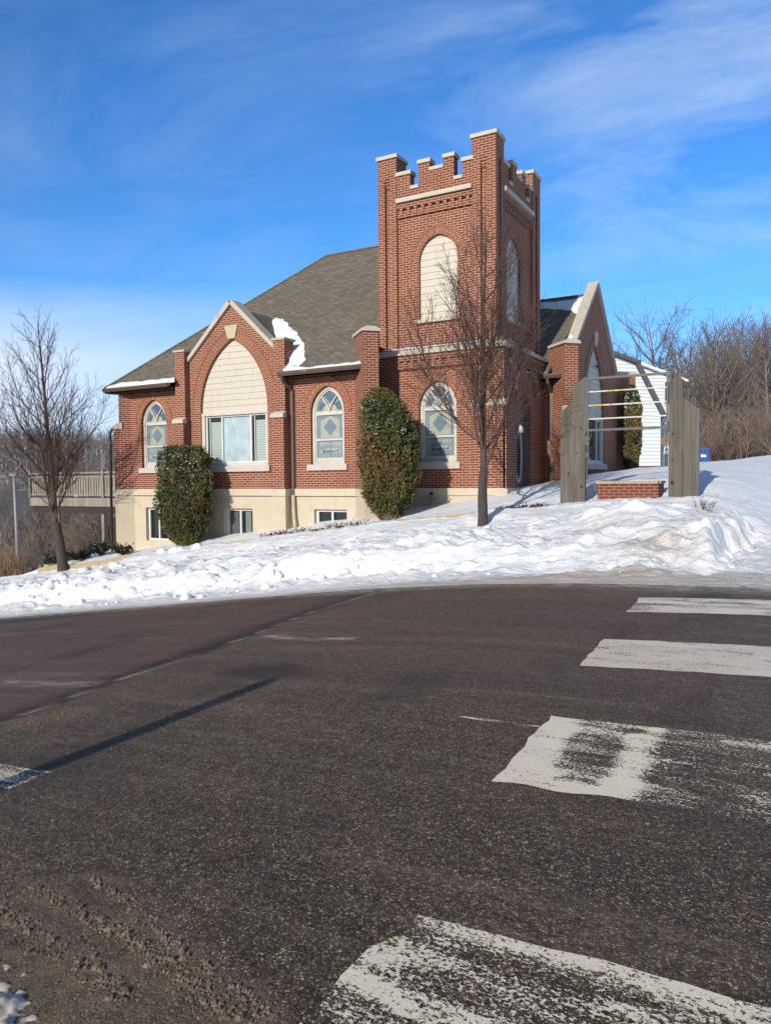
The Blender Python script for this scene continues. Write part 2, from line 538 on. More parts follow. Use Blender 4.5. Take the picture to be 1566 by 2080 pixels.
def asphalt_mat():
    m, nt, bs, out = mat('worn_asphalt'); n = N(nt); oc = n.coord()
    v = n.voro(n.mapping(oc, (1, 1, .2)), 135, 'Color')
    vv = n.sep(v)
    v2 = n.sep(n.voro(n.mapping(oc, (1, 1, .2), loc=(.3, .7, 0)), 260, 'Color'))
    grit = n.ramp(vv[0], [(.0, (.005, .0045, .0042)), (.50, (.025, .0185, .0145)), (.76, (.090, .063, .042)), (.91, (.27, .18, .105)), (1.0, (.55, .41, .28))])
    grit2 = n.ramp(v2[1], [(.0, (.008, .0072, .0066)), (.6, (.049, .0355, .0265)), (1, (.21, .15, .097))])
    k = n.mix(.45, grit, grit2)
    # browner, finer far lane
    seam = n.attr('seam')
    fine = n.noise(oc, 75, 3, .7)
    fine = n.ramp(n.noise(oc, 95, 5, .85), [(.34, 0), (.66, 1)])
    brown = n.mix(fine, (.049, .0275, .0205), (.138, .080, .060))
    k = n.mix(n.math('MULTIPLY', seam, .80), k, brown)
    # the polished stretch in the middle of the street
    mid = n.math('MULTIPLY', n.ramp(n.math('MULTIPLY', n.sep(oc)[1], .1), [(.36, 0), (.62, .60)]), n.math('SUBTRACT', 1, seam))
    k = n.mix(mid, k, n.mix(fine, (.057, .0355, .0265), (.158, .103, .077)))
    big = n.noise(n.mapping(oc, (.6, 1.0, 1)), .55, 5, .6)
    k = n.mix(n.ramp(big, [(.35, .0), (.7, .30)]), k, (.115, .076, .050))
    damp = n.noise(n.mapping(oc, (1.1, .45, 1), loc=(7, 3, 0), rot=(0, 0, .35)), .75, 5, .6)
    k = n.mix(n.ramp(damp, [(.53, 0), (.68, .60)]), k, (.024, .022, .022))
    dust = n.noise(n.mapping(oc, (.16, 1.5, 1), loc=(2, 0, 0)), 1.4, 7, .7)
    k = n.mix(n.math('MULTIPLY', n.ramp(dust, [(.52, 0), (.74, 1)]), .36), k, (.25, .178, .12))
    streak = n.noise(n.mapping(oc, (.10, 1.1, 1), loc=(9, 4, 0), rot=(0, 0, .06)), 1.7, 7, .72)
    k = n.mix(n.math('MULTIPLY', n.ramp(streak, [(.50, 0), (.68, 1)]), .38), k, (.026, .024, .026))
    sp = n.ramp(n.noise(n.mapping(oc, (1, 1, .2), loc=(1, 2, 0)), 36, 3, .8), [(.36, .62), (.64, 1.42)])
    k = n.mix(1, k, sp, 'MULTIPLY')
    sp = n.ramp(n.noise(n.mapping(oc, (.6, 1, .2), loc=(5, 2, 0)), 13, 4, .8), [(.36, .80), (.64, 1.22)])
    k = n.mix(1, k, sp, 'MULTIPLY')
    tar = n.attr('tar')
    tn = n.noise(oc, 6, 5, .7)
    k = n.mix(n.math('MULTIPLY', tar, n.ramp(tn, [(.3, .25), (.6, 1)]), True), k, (.014, .013, .0135))
    lip = n.attr('lip')
    k = n.mix(n.math('MULTIPLY', lip, n.ramp(n.noise(oc, 7, 5, .7), [(.30, 0.1), (.55, .9)]), True), k, (.30, .23, .16))
    k = n.mix(n.math('MULTIPLY', n.attr('wet'), n.ramp(tn, [(.25, .5), (.55, 1)]), True), k, (.022, .021, .022))  # a wet patch, plus shade painted along the left snow edge
    salt = n.math('MULTIPLY', n.attr('salt'), n.ramp(n.noise(n.mapping(oc, (.8, 3, 1)), 5, 7, .75), [(.42, 0), (.62, 1)]), True)
    k = n.mix(salt, k, (.60, .57, .53))
    mud = n.math('MULTIPLY', n.attr('mud'), n.ramp(n.noise(oc, 13, 8, .78), [(.38, 0), (.56, .9)]), True)
    k = n.mix(mud, k, n.mix(fine, (.075, .053, .034), (.24, .172, .112)))
    setp(bs, color=k, rough=.78, spec=.28)
    h = n.math('ADD', n.math('MULTIPLY', n.voro(n.mapping(oc, (1, 1, .2)), 135, 'Distance'), -1.0), n.math('MULTIPLY', n.noise(oc, 30, 4, .7), .6))
    setp(bs, normal=n.bump(h, .6, .005))
    return m


M_asphalt = asphalt_mat()


def paint_mat(name, lo, hi, colr=(.70, .61, .50)):
    """worn road paint: holes show the asphalt sheet underneath"""
    m, nt, bs, out = mat(name); n = N(nt); oc = n.coord()
    a = n.noise(n.mapping(oc, (.55, 1.5, 1)), 3.2, 8, .72)
    b = n.noise(n.mapping(oc, (1, 1.25, 1)), 62, 5, .75)
    c = n.noise(n.mapping(oc, (.25, 3.0, 1), loc=(5, 2, 0)), 1.6, 6, .75)
    w = n.math('ADD', n.math('ADD', n.math('MULTIPLY', a, .32), n.math('MULTIPLY', b, .44)), n.math('MULTIPLY', c, .28))
    w = n.math('ADD', w, n.math('MULTIPLY', n.attr('wear'), .4))
    fac = n.ramp(w, [(lo, 1), (hi, 0)])
    setp(bs, color=n.mix(n.noise(oc, 3, 5, .6), tuple(x * .70 for x in colr), colr), rough=.7, spec=.3,
         normal=n.bump(n.voro(oc, 95, 'Distance'), .3, .003))
    tr = n.new('ShaderNodeBsdfTransparent'); mx = n.new('ShaderNodeMixShader')
    n.link(fac, mx.inputs[0]); n.link(tr.outputs[0], mx.inputs[1]); n.link(bs.outputs[0], mx.inputs[2]); n.link(mx.outputs[0], out.inputs[0])
    return m


def glass_mat(name, color, rough=.06, var=.25, scale=3, spec=.6, stretch=(1, 1, 1)):
    m, nt, bs, out = mat(name); n = N(nt); oc = n.coord()
    a = n.noise(n.mapping(oc, stretch), scale, 5, .6, dist=.6)
    setp(bs, color=n.mix(a, tuple(x * (1 - var) for x in color), tuple(min(1, x * (1 + var)) for x in color)), rough=rough, spec=spec)
    setp(bs, normal=n.bump(n.noise(oc, 2.2, 2), .05, .02))
    return m


M_stain = glass_mat('stained_glass_blue', (.19, .245, .285), .12)
M_cream = glass_mat('stained_glass_cream', (.35, .37, .32), .15)
M_diam = glass_mat('stained_glass_slate', (.145, .19, .235), .12)
M_deep = glass_mat('stained_glass_deep', (.075, .125, .18), .10, .6, 14)
M_blind = glass_mat('window_blind', (.38, .455, .42), .25, .06, 4, .5)
M_frost = glass_mat('frosted_pane', (.36, .455, .50), .3, .45, 3.4, .5, (1.2, 1.2, .55))
M_rime = plain('window_rime', (.47, .55, .58), .6)
M_pane = glass_mat('dark_pane', (.014, .018, .02), .03, .4, 2, .6)
M_curt = plain('curtain_cloth', (.14, .165, .16), .8, .45, 9, stretch=(6, 6, .2))
M_lead = plain('lead_came', (.05, .055, .06), .5)


def wood_mat(name, c, grain=26):
    m, nt, bs, out = mat(name); n = N(nt); oc = n.coord()
    g = n.noise(n.mapping(oc, (grain, grain, .55)), 1.0, 6, .72, dist=.4)
    k = n.ramp(g, [(.25, tuple(x * .45 for x in c)), (.5, c), (.75, tuple(min(1, x * 1.45) for x in c))])
    st = n.noise(n.mapping(oc, (2.5, 2.5, .35)), 1.7, 5, .7)
    k = n.mix(n.ramp(st, [(.42, 0), (.7, .65)]), k, tuple(x * .36 for x in c))
    setp(bs, color=k, rough=.85, spec=.2, normal=n.bump(g, .5, .006))
    return m


M_wood = wood_mat('weathered_board', (.122, .108, .094))
M_deckw = wood_mat('deck_wood', (.26, .235, .19))
M_pale = plain('pale_tube', (.60, .585, .53), .5, .1, 3)
M_yellow = plain('yellowed_tube', (.50, .38, .08), .5, .1, 3)
M_steel = plain('grey_steel', (.062, .066, .066), .5, .15, 4, spec=.5)
M_galv = plain('galvanised_pole', (.23, .24, .26), .5, .15, 4, spec=.5)
M_blue = plain('blue_plastic', (.012, .055, .22), .4, .1)
M_bark = plain('bark', (.058, .047, .041), .9, .45, 14, bump=.8, stretch=(3, 3, .5))
M_bark2 = plain('far_bark', (.15, .125, .112), .9, .4, 3)
M_twig = plain('twigs', (.084, .050, .041), .85, .35, 2)
M_twigf = plain('far_twigs', (.165, .135, .12), .9, .35, .8)
M_brush = plain('brush_twigs', (.18, .135, .108), .9, .4, .6)
M_deadgrass = plain('dead_grass', (.20, .13, .085), .9, .35, 4)
M_dry = plain('dry_leaves', (.045, .024, .016), .9, .4, 12)
M_mud = plain('mud_clods', (.155, .115, .078), .95, .5, 20, bump=.8)
M_cable = plain('grey_cable', (.22, .20, .18), .6)

GREENS = [plain('cedar_dark', (.028, .038, .014), .8, .4, 7), plain('cedar_green', (.066, .078, .022), .8, .35, 6),
          plain('cedar_olive', (.125, .108, .030), .8, .35, 6), plain('cedar_brown', (.15, .082, .034), .85, .35, 6), M_snowp]
JUNI = [plain('juniper_dark', (.010, .014, .008), .8, .3, 7), plain('juniper_mid', (.026, .030, .015), .8, .3, 7), plain('juniper_brown', (.042, .028, .017), .8, .3, 7), plain('juniper_olive', (.032, .034, .015), .8, .3, 7), M_snowp]

# ------------------------------------------------------------------ world, sun, camera
SUN_EL = R(24.0)
sun_from = Vector((-0.035, -1, 0)).normalized() * math.cos(SUN_EL) + Vector((0, 0, math.sin(SUN_EL)))
w = bpy.data.worlds.new('World'); sc.world = w; w.use_nodes = True
nt = w.node_tree; nt.nodes.clear(); n = N(nt)
bg = n.new('ShaderNodeBackground'); wo = n.new('ShaderNodeOutputWorld'); n.link(bg.outputs[0], wo.inputs[0])
sky = n.new('ShaderNodeTexSky'); sky.sky_type = 'NISHITA'; sky.sun_disc = False
sky.sun_elevation = SUN_EL; sky.sun_rotation = R(180 + 2); sky.altitude = 400; sky.air_density = 1.0; sky.dust_density = .25; sky.ozone_density = 2.2
dirv = n.coord('Generated')
sx, sy, sz = n.sep(dirv)
zz = n.math('MAXIMUM', sz, .03)
cv = n.new('ShaderNodeCombineXYZ')
n.link(n.math('DIVIDE', sx, n.math('ADD', zz, .12)), cv.inputs[0]); n.link(n.math('DIVIDE', sy, n.math('ADD', zz, .12)), cv.inputs[1])
pl = cv.outputs[0]
# thin cirrus, drawn out along the wind
wisp = n.noise(n.mapping(pl, (1.1, 1.7, 1), rot=(0, 0, R(-30))), 1.25, 10, .64, dist=.7)
veil = n.noise(n.mapping(pl, (.5, .9, 1), rot=(0, 0, R(-18)), loc=(3.1, 1.4, 0)), .62, 4, .55)
cir = n.math('MULTIPLY', n.ramp(wisp, [(.42, 0), (.70, 1)]), n.ramp(veil, [(.36, 0.08), (.62, 1)]))
# more of it on the right hand side of the view
az = n.math('ADD', n.math('MULTIPLY', sx, math.cos(YAW)), n.math('MULTIPLY', sy, math.sin(YAW)))
cir = n.math('MULTIPLY', cir, n.ramp(n.math('ADD', az, .5), [(.0, .20), (.45, .20), (.68, .55), (1.0, 1.0)]))
# pale cloud bank low on the left
bkn = n.noise(n.mapping(dirv, (1.5, 1.5, 9)), 1.8, 6, .6)
lowz = n.math('ADD', sz, n.math('MULTIPLY', n.math('SUBTRACT', bkn, .5), .07))
bank = n.math('MULTIPLY', n.ramp(lowz, [(.145, 1), (.215, 0)]), n.ramp(az, [(.0, 1), (.02, 1), (.40, 0)]))
n_az2 = n.ramp(n.math('ADD', az, .6), [(.15, 1), (.42, .45), (.62, 0)])
bank = n.math('MULTIPLY', n.ramp(lowz, [(.15, 1), (.25, 0)]), n_az2)
# deeper blue away from the sun, paler and whiter on the sun's side
sky_t = n.mix(n.ramp(n.math('MULTIPLY', n.math('ADD', sy, 1.0), .5), [(.46, 0), (.80, 1)]), (1.0, 1.05, 1.06), (.52, 1.20, 1.90))
skyc = n.mix(1, sky.outputs[0], sky_t, 'MULTIPLY')
hz = n.ramp(sz, [(.0, .75), (.12, .28), (.33, .0)])
skyc = n.mix(hz, skyc, (2.7, 5.8, 9.8))
skyc = n.mix(n.math('MULTIPLY', cir, .72), skyc, (7.2, 8.5, 10.2))
skyc = n.mix(n.math('MULTIPLY', bank, .92), skyc, (7.4, 8.5, 10.2))
n.link(skyc, bg.inputs[0]); bg.inputs[1].default_value = .10

sd = bpy.data.lights.new('sun', 'SUN'); sd.energy = 4.6; sd.angle = R(.53); sd.color = (1, .92, .80)
so = bpy.data.objects.new('sun', sd); col.objects.link(so); so.rotation_euler = sun_from.to_track_quat('Z', 'Y').to_euler()

cd = bpy.data.cameras.new('camera'); cam = bpy.data.objects.new('camera', cd); col.objects.link(cam)
cd.sensor_fit = 'HORIZONTAL'; cd.sensor_width = 36; cd.lens = FPX / 1566 * 36; cd.clip_start = .05; cd.clip_end = 3000
mw = Matrix((RT, UP, -FW)).transposed().to_4x4(); cam.matrix_world = mw
sc.camera = cam
vs = sc.view_settings; vs.view_transform = 'Standard'; vs.look = 'None'; vs.gamma = 1; vs.use_curve_mapping = False; vs.exposure = 0.08


# ------------------------------------------------------------------ ground
def axis(segs):
    out = []
    for a, b, s in segs:
        k = max(1, round((b - a) / s))
        out += [a + (b - a) * i / k for i in range(k)]
    out.append(segs[-1][1])
    return out


def grid(name, xs, ys, fz, material, attrs):
    v = [(x, y, fz(x, y)) for y in ys for x in xs]
    nx = len(xs)
    f = [(j * nx + i, j * nx + i + 1, (j + 1) * nx + i + 1, (j + 1) * nx + i) for j in range(len(ys) - 1) for i in range(nx - 1)]
    me = bpy.data.meshes.new(name); me.from_pydata(v, [], f); me.materials.append(material)
    me.polygons.foreach_set('use_smooth', [True] * len(f))
    for an, fn in attrs.items():
        a = me.attributes.new(an, 'FLOAT', 'POINT')
        a.data.foreach_set('value', [fn(x, y) for y in ys for x in xs])
    o = bpy.data.objects.new(name, me); col.objects.link(o)
    o['kind'] = 'structure'
    return o


def seg_dist(p, pts):
    best = 1e9; side = 0
    for a, b in zip(pts, pts[1:]):
        ab = (b[0] - a[0], b[1] - a[1]); ap = (p[0] - a[0], p[1] - a[1])
        L2 = ab[0] ** 2 + ab[1] ** 2
        t = max(0, min(1, (ap[0] * ab[0] + ap[1] * ab[1]) / L2))
        d = math.hypot(ap[0] - ab[0] * t, ap[1] - ab[1] * t)
        if d < best:
            best = d; side = ab[0] * ap[1] - ab[1] * ap[0]
    return best, side


def gr(x, y):
    p = ground_hit(x, y, road_z); return (p.x, p.y)


SEAM = [(-8.5, .2)] + [gr(*q) for q in ((0, 1470), (200, 1395), (400, 1328), (480, 1302), (640, 1240), (760, 1205), (836, 1190))] + [(-4.9, 12)]
MUD1 = [gr(*q) for q in ((60, 1800), (190, 1870), (290, 1930), (380, 2000), (470, 2075))]
MUD2 = [gr(*q) for q in ((190, 1785), (260, 1830), (360, 1930), (480, 2020), (560, 2079))]
MUD3 = [gr(*q) for q in ((0, 1855), (50, 1880), (150, 1955), (260, 2040))]
GRAV = [gr(*q) for q in ((40, 1470), (100, 1462), (150, 1448))]
SALT = [gr(*q) for q in ((540, 1292), (590, 1297), (640, 1299), (715, 1297))]
SALT2 = [gr(*q) for q in ((0, 1385), (110, 1392), (190, 1390))]
CORN = gr(20, 2079)
WETP = gr(540, 1365)


def a_seam(x, y):
    d, s = seg_dist((x, y), SEAM)
    return smooth(-.12, .12, d if s > 0 else -d)


def a_tar(x, y):
    d, s = seg_dist((x, y), SEAM)
    wv = .17 + .17 * noise.noise(Vector((x * 1.1, y * 1.1, 0)))
    q = d if s > 0 else d * 3
    return max(1 - smooth(wv * .4, wv * 2.4, q), 0)


def a_wet_shade(x, y):
    m = .9 * (1 - smooth(-13.5, -10.5, x)) * smooth(9.2, 9.9, y + .25 * noise.noise(Vector((x * .6, 1, 2)))) if x < -10.5 else 0  # shade below the snowbank, painted as a dark band on the asphalt
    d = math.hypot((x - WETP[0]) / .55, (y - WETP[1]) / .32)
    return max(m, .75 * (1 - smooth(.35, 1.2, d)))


def a_lip(x, y):
    d, s = seg_dist((x, y), SEAM)
    return (1 - smooth(.012, .06, d)) if s < 0 else 0


def a_mud(x, y):
    if math.hypot(x, y) > 8 and y < 10: return 0
    m = 0
    for ln, wd in ((MUD1, .045), (MUD2, .035), (MUD3, .055)):
        d, s = seg_dist((x, y), ln)
        m = max(m, 1 - smooth(wd * .4, wd * 1.8, d))
    d, s = seg_dist((x, y), GRAV); m = max(m, .8 * (1 - smooth(.05, .3, d)))
    d = math.hypot(x - CORN[0], y - CORN[1]); m = max(m, .9 * (1 - smooth(.2, .75, d)))
    return m


def a_salt(x, y):
    m = 0
    d, s = seg_dist((x, y), SALT); m = max(m, .8 * (1 - smooth(.01, .08, d)))
    d, s = seg_dist((x, y), SALT2); m = max(m, .35 * (1 - smooth(.02, .14, d)))
    m = max(m, .75 * smooth(9.8, 10.6, y + .3 * noise.noise(Vector((x * .4, 0, 5)))))
    return m


rx = axis([(-140, -30, 6), (-30, -9, .6), (-9, 0.8, .07), (.8, 5, .4), (5, 60, 5)])
ry = axis([(-60, -2, 4), (-2, 1, .2), (1, 11.15, .07)])
grid('road', rx, ry, road_z, M_asphalt, {'seam': a_seam, 'tar': a_tar, 'lip': a_lip, 'wet': a_wet_shade, 'mud': a_mud, 'salt': a_salt})


def a_dirt(x, y):
    d = 0
    if 10.8 < y < 15 and -8 < x < 0:
        d = max(d, .95 * math.exp(-(((x + 2.1) / .75) ** 2 + ((y - 12.35) / .42) ** 2)))
        d = max(d, .55 * math.exp(-(((x + 3.2) / 1.6) ** 2 + ((y - 13.3) / .35) ** 2)))
        d = max(d, .5 * math.exp(-(((x + 1.4) / .5) ** 2 + ((y - 14.0) / .5) ** 2)))
    if 10.5 < y < 11.7 and x < -4:
        d = max(d, .18)
    return d


def a_slush(x, y):
    wv = .35 * noise.noise(Vector((x * .5, 2, 0))) + .15 * noise.noise(Vector((x * 2.2, 2, 0)))
    e = 10.83 + wv * .5 + smooth(-7, -2, x) * .85
    s = 1 - smooth(e - .35, e + .12, y)
    if x > -1.2 and y < 20:
        s = max(s, .22 * smooth(-1.2, -.6, x) * (1 - smooth(13.5, 17, y)))
    return s


gx = axis([(-620, -120, 25), (-120, -34, 4), (-34, -25, .6), (-25, -8, .075), (-8, .6, .055), (.6, 6, .4), (6, 60, 3), (60, 300, 30)])
gy = axis([(10.1, 10.5, .08), (10.5, 15.2, .05), (15.2, 19.2, .10), (19.2, 40, .45), (40, 120, 4), (120, 620, 25)])
grid('snow_ground', gx, gy, snow_z, M_snow, {'dirt': a_dirt, 'slush': a_slush})
b = MB(); b.face([(-620, -620, -3.4), (300, -620, -3.4), (300, -50, -2.6), (-620, -50, -6)]); back = put('snow_field', b, M_snowp); back['kind'] = 'structure'


# crosswalk bars: thin sheets on the road
def bar_sheet(x0, x1, y0, y1, skew, m, step=.12, rag=.03, wearf=None, corner=0, tilt=0):
    me_v, me_f = [], []
    nx = max(2, int((x1 - x0) / step)); ny = max(2, int((y1 - y0) / step))
    vals = []
    for j in range(ny + 1):
        for i in range(nx + 1):
            x = x0 + (x1 - x0) * i / nx; y = y0 + (y1 - y0) * j / ny
            e = 0
            if i == 0 and corner: x += corner * max(0, (y - (y1 - corner)) / corner) ** 2
            if i == 0: x += rag * noise.noise(Vector((y * 6, x0, 0)))
            if j in (0, ny): y += rag * noise.noise(Vector((x * 5, y0 + j, 3)))
            x += skew * (y - y0)
            y += tilt * (x - x0)
            me_v.append((x, y, road_z(x, y) + .004)); vals.append(wearf(x, y) if wearf else 0)
    for j in range(ny):
        for i in range(nx):
            a = j * (nx + 1) + i
            me_f.append((a, a + 1, a + nx + 2, a + nx + 1))
    me = bpy.data.meshes.new('road_marking'); me.from_pydata(me_v, [], me_f); me.materials.append(m)
    at = me.attributes.new('wear', 'FLOAT', 'POINT'); at.data.foreach_set('value', vals)
    o = bpy.data.objects.new('road_marking', me); col.objects.link(o); o['kind'] = 'structure'
    return o


P_good = paint_mat('fresh_road_paint', .553, .60)
P_mid = paint_mat('scuffed_road_paint', .527, .562, (.74, .665, .59))
P_bad = paint_mat('worn_road_paint', .488, .512, (.80, .71, .55))
bar_sheet(-1.72, 2.4, 8.42, 9.40, -.04, P_mid, tilt=.18)
bar_sheet(-1.595, 2.4, 5.99, 7.02, -.045, P_good, tilt=.14)
bar_sheet(-1.385, 2.4, 3.58, 4.68, -.04, P_bad, .08, tilt=.07, wearf=lambda x, y: -.028 + .010 * smooth(-.95, -.70, x) + (-.17 if (x < -1.22 or (x < -.75 and y < 3.77) or (-.86 < x < -.74)) else 0))
bar_sheet(-1.25, 2.4, 1.15, 2.36, -.03, P_bad, .08, .03, corner=.30, tilt=.04, wearf=lambda x, y: -.07 * max(1 - smooth(-1.15, -.95, x), smooth(2.12, 2.3, y)) - .005)
q = gr(60, 1588)
bar_sheet(q[0] - 3, q[0], q[1] - .12, q[1] + .14, 0, P_bad)
a = gr(900, 1457); c = gr(1110, 1478)
bar_sheet(a[0], c[0], (a[1] + c[1]) / 2 - .018, (a[1] + c[1]) / 2 + .018, 0, P_bad, .03, .02)


# ------------------------------------------------------------------ 2-D wall panels with openings
def arch(cx, zs, hw, rise, z0, n=10):
    """pointed arch outline, anticlockwise seen from outside (u right, z up)"""
    Rr = (hw * hw + rise * rise) / (2 * hw)
    off = Rr - hw
    amax = math.atan2(rise, off) if off > 1e-6 else math.pi / 2
    right = [(cx - off + Rr * math.cos(amax * k / n), zs + Rr * math.sin(amax * k / n)) for k in range(n + 1)]
    left = [(2 * cx - u, z) for u, z in right[::-1]][1:]
    return [(cx - hw, z0), (cx + hw, z0)] + right + left


def rect(u0, u1, z0, z1):
    return [(u0, z0), (u1, z0), (u1, z1), (u0, z1)]


def inside(p, poly):
    c = False; x, y = p
    for (x1, y1), (x2, y2) in zip(poly, poly[1:] + poly[:1]):
        if (y1 > y) != (y2 > y) and x < (x2 - x1) * (y - y1) / (y2 - y1) + x1:
            c = not c
    return c


def panel(mb, O, U, outer, holes=(), t=.3, mi=0, mi_rev=None, back=True):
    """slab whose outer face passes through O with horizontal axis U; outward normal = U x Z"""
    O = Vector(O); U = Vector(U).normalized(); Z = Vector((0, 0, 1)); Nn = U.cross(Z)
    P = lambda q, d=0: O + U * q[0] + Z * q[1] - Nn * d
    pts = []; edges = []
    for poly in [outer] + list(holes):
        s = len(pts); k = len(poly)
        pts += [Vector(p) for p in poly]
        edges += [(s + i, s + (i + 1) % k) for i in range(k)]
    vs_, es_, fs_, *_ = delaunay_2d_cdt(pts, edges, [], 0, 1e-6)
    for f in fs_:
        c = sum((vs_[i] for i in f), Vector((0, 0))) / len(f)
        if not inside(c, outer) or any(inside(c, h) for h in holes):
            continue
        q = [vs_[i] for i in f]
        ar = sum(a.x * b.y - a.y * b.x for a, b in zip(q, q[1:] + q[:1]))
        if ar < 0: q = q[::-1]
        mb.face([P(a) for a in q], mi)
        if back: mb.face([P(a, t) for a in q[::-1]], mi)
    for poly, inv in [(outer, False)] + [(h, True) for h in holes]:
        ar = sum(a[0] * b[1] - a[1] * b[0] for a, b in zip(poly, poly[1:] + poly[:1]))
        pp = poly if ar > 0 else poly[::-1]
        for a, c in zip(pp, pp[1:] + pp[:1]):
            q = [P(c), P(a), P(a, t), P(c, t)]
            mb.face(q[::-1] if inv else q, mi if (not inv or mi_rev is None) else mi_rev)


def frame_of(O, U):
    O = Vector(O); U = Vector(U).normalized(); Z = Vector((0, 0, 1)); Nn = U.cross(Z)
    return lambda u, z, d=0: O + U * u + Z * z - Nn * d      # d > 0 goes inward


def arc_ring(mb, F, cx, zs, hw, rise, th, proud, thick=.05, n=14, gap=None, mi=0, extra=0):
    """brick arch ring standing round an opening; u runs radially so bricks stand on end"""
    def curve(h, r):
        Rr = (h * h + r * r) / (2 * h); off = Rr - h
        am = math.atan2(r, off) if off > 1e-6 else math.pi / 2
        return [(cx - off + Rr * math.cos(am * k / n), zs + Rr * math.sin(am * k / n)) for k in range(n + 1)]
    inn = curve(hw, rise)
    Rr = (hw * hw + rise * rise) / (2 * hw); off = Rr - hw
    am = math.acos(max(-1, min(1, off / (Rr + th))))
    ou = [(cx - off + (Rr + th) * math.cos(am * k / n), zs + (Rr + th) * math.sin(am * k / n)) for k in range(n + 1)]
    for sgn in (1, -1):
        acc = 0
        for k in range(n):
            if gap and ou[k + 1][1] > gap:
                break
            a, b2, c, d = inn[k], inn[k + 1], ou[k + 1], ou[k]
            seg = math.hypot(d[0] - c[0], d[1] - c[1])
            q = [a, d, c, b2]
            uvq = [(0, acc), (th, acc), (th, acc + seg), (0, acc + seg)]
            if sgn < 0:
                q = [(2 * cx - u, z) for u, z in q]
                q = q[::-1]; uvq = uvq[::-1]
            mb.face([F(u, z, -proud) for u, z in q], mi, uvq)
            # outer edge and soffit lip
            o1, o2 = (d, c) if sgn > 0 else ((2 * cx - c[0], c[1]), (2 * cx - d[0], d[1]))
            mb.face([F(*o1, -proud), F(*o1, .03), F(*o2, .03), F(*o2, -proud)], mi)
            i1, i2 = (b2, a) if sgn > 0 else ((2 * cx - a[0], a[1]), (2 * cx - b2[0], b2[1]))
            mb.face([F(*i1, -proud), F(*i1, thick), F(*i2, thick), F(*i2, -proud)], mi)
            acc += seg


def clip_boards(mb, F, outline, z0, z1, pitch, d, tilt=.007, gap=.005, mi=0):
    """lap boards filling an arched outline"""
    def span(z):
        xs = []
        for (x1, y1), (x2, y2) in zip(outline, outline[1:] + outline[:1]):
            if (y1 > z) != (y2 > z):
                xs.append(x1 + (x2 - x1) * (z - y1) / (y2 - y1))
        return (min(xs), max(xs)) if len(xs) > 1 else None
    z = z0
    while z < z1 - .02:
        top = min(z + pitch - gap, z1 - .003)
        lev = [z + .001 + (top - z - .002) * k / 5 for k in range(6)]
        L = [(s, q) for q in lev for s in [span(q)] if s]
        for (s0, za), (s1, zb) in zip(L, L[1:]):
            da = d - tilt * (1 - (za - z) / pitch); db = d - tilt * (1 - (zb - z) / pitch)
            mb.face([F(s0[0], za, da), F(s0[1], za, da), F(s1[1], zb, db), F(s1[0], zb, db)], mi)
        if L:
            s, q = L[0]
            mb.face([F(s[0], q, d + .004), F(s[1], q, d + .004), F(s[1], q, d - tilt), F(s[0], q, d - tilt)], mi)
        z += pitch


def outline_frame(mb, F, outline, wdt, d, t, mi=0):
    """frame bars following an outline, drawn inward"""
    k = len(outline)
    cx = sum(p[0] for p in outline) / k; cz = sum(p[1] for p in outline) / k
    inner = []
    ar = sum(a[0] * b[1] - a[1] * b[0] for a, b in zip(outline, outline[1:] + outline[:1]))
    sg = 1 if ar > 0 else -1
    for i in range(k):
        a = Vector(outline[i - 1]); b2 = Vector(outline[i]); c = Vector(outline[(i + 1) % k])
        e1 = (b2 - a); e2 = (c - b2)
        if e1.length < 1e-6: e1 = e2
        if e2.length < 1e-6: e2 = e1
        e1 = e1.normalized(); e2 = e2.normalized()
        n1 = Vector((-e1.y, e1.x)) * sg; n2 = Vector((-e2.y, e2.x)) * sg
        m = n1 + n2
        m = m / max(.35, m.dot(n1)) if m.length > 1e-6 else n1
        inner.append(tuple(b2 + m * wdt))
    for i in range(k):
        j = (i + 1) % k
        a, b2, c, e = outline[i], outline[j], inner[j], inner[i]
        q = [a, b2, c, e] if sg > 0 else [b2, a, e, c]
        mb.face([F(*p, d) for p in q], mi)
        if sg > 0:
            mb.face([F(*e, d), F(*c, d), F(*c, d + t), F(*e, d + t)], mi)
        else:
            mb.face([F(*c, d), F(*e, d), F(*e, d + t), F(*c, d + t)], mi)
    return inner


def flat(mb, F, poly, d, mi=0):
    mb.face([F(u, z, d) for u, z in poly], mi)


def tri_fill(mb, F, poly, d, mi=0):
    k = len(poly)
    vs_, es_, fs_, *_ = delaunay_2d_cdt([Vector(p) for p in poly], [(i, (i + 1) % k) for i in range(k)], [], 0, 1e-6)
    for f in fs_:
        q = [vs_[i] for i in f]
        c = sum(q, Vector((0, 0))) / len(q)
        if not inside(c, poly): continue
        ar = sum(a.x * b.y - a.y * b.x for a, b in zip(q, q[1:] + q[:1]))
        if ar < 0: q = q[::-1]
        mb.face([F(a.x, a.y, d) for a in q], mi)


# ------------------------------------------------------------------ the church
ZW = -0.25                       # top of the stone band under the brickwork
church = empty('church', (-12, 22, -1.2), 'red brick church with a battlemented corner tower and cream boarded gables', 'church')


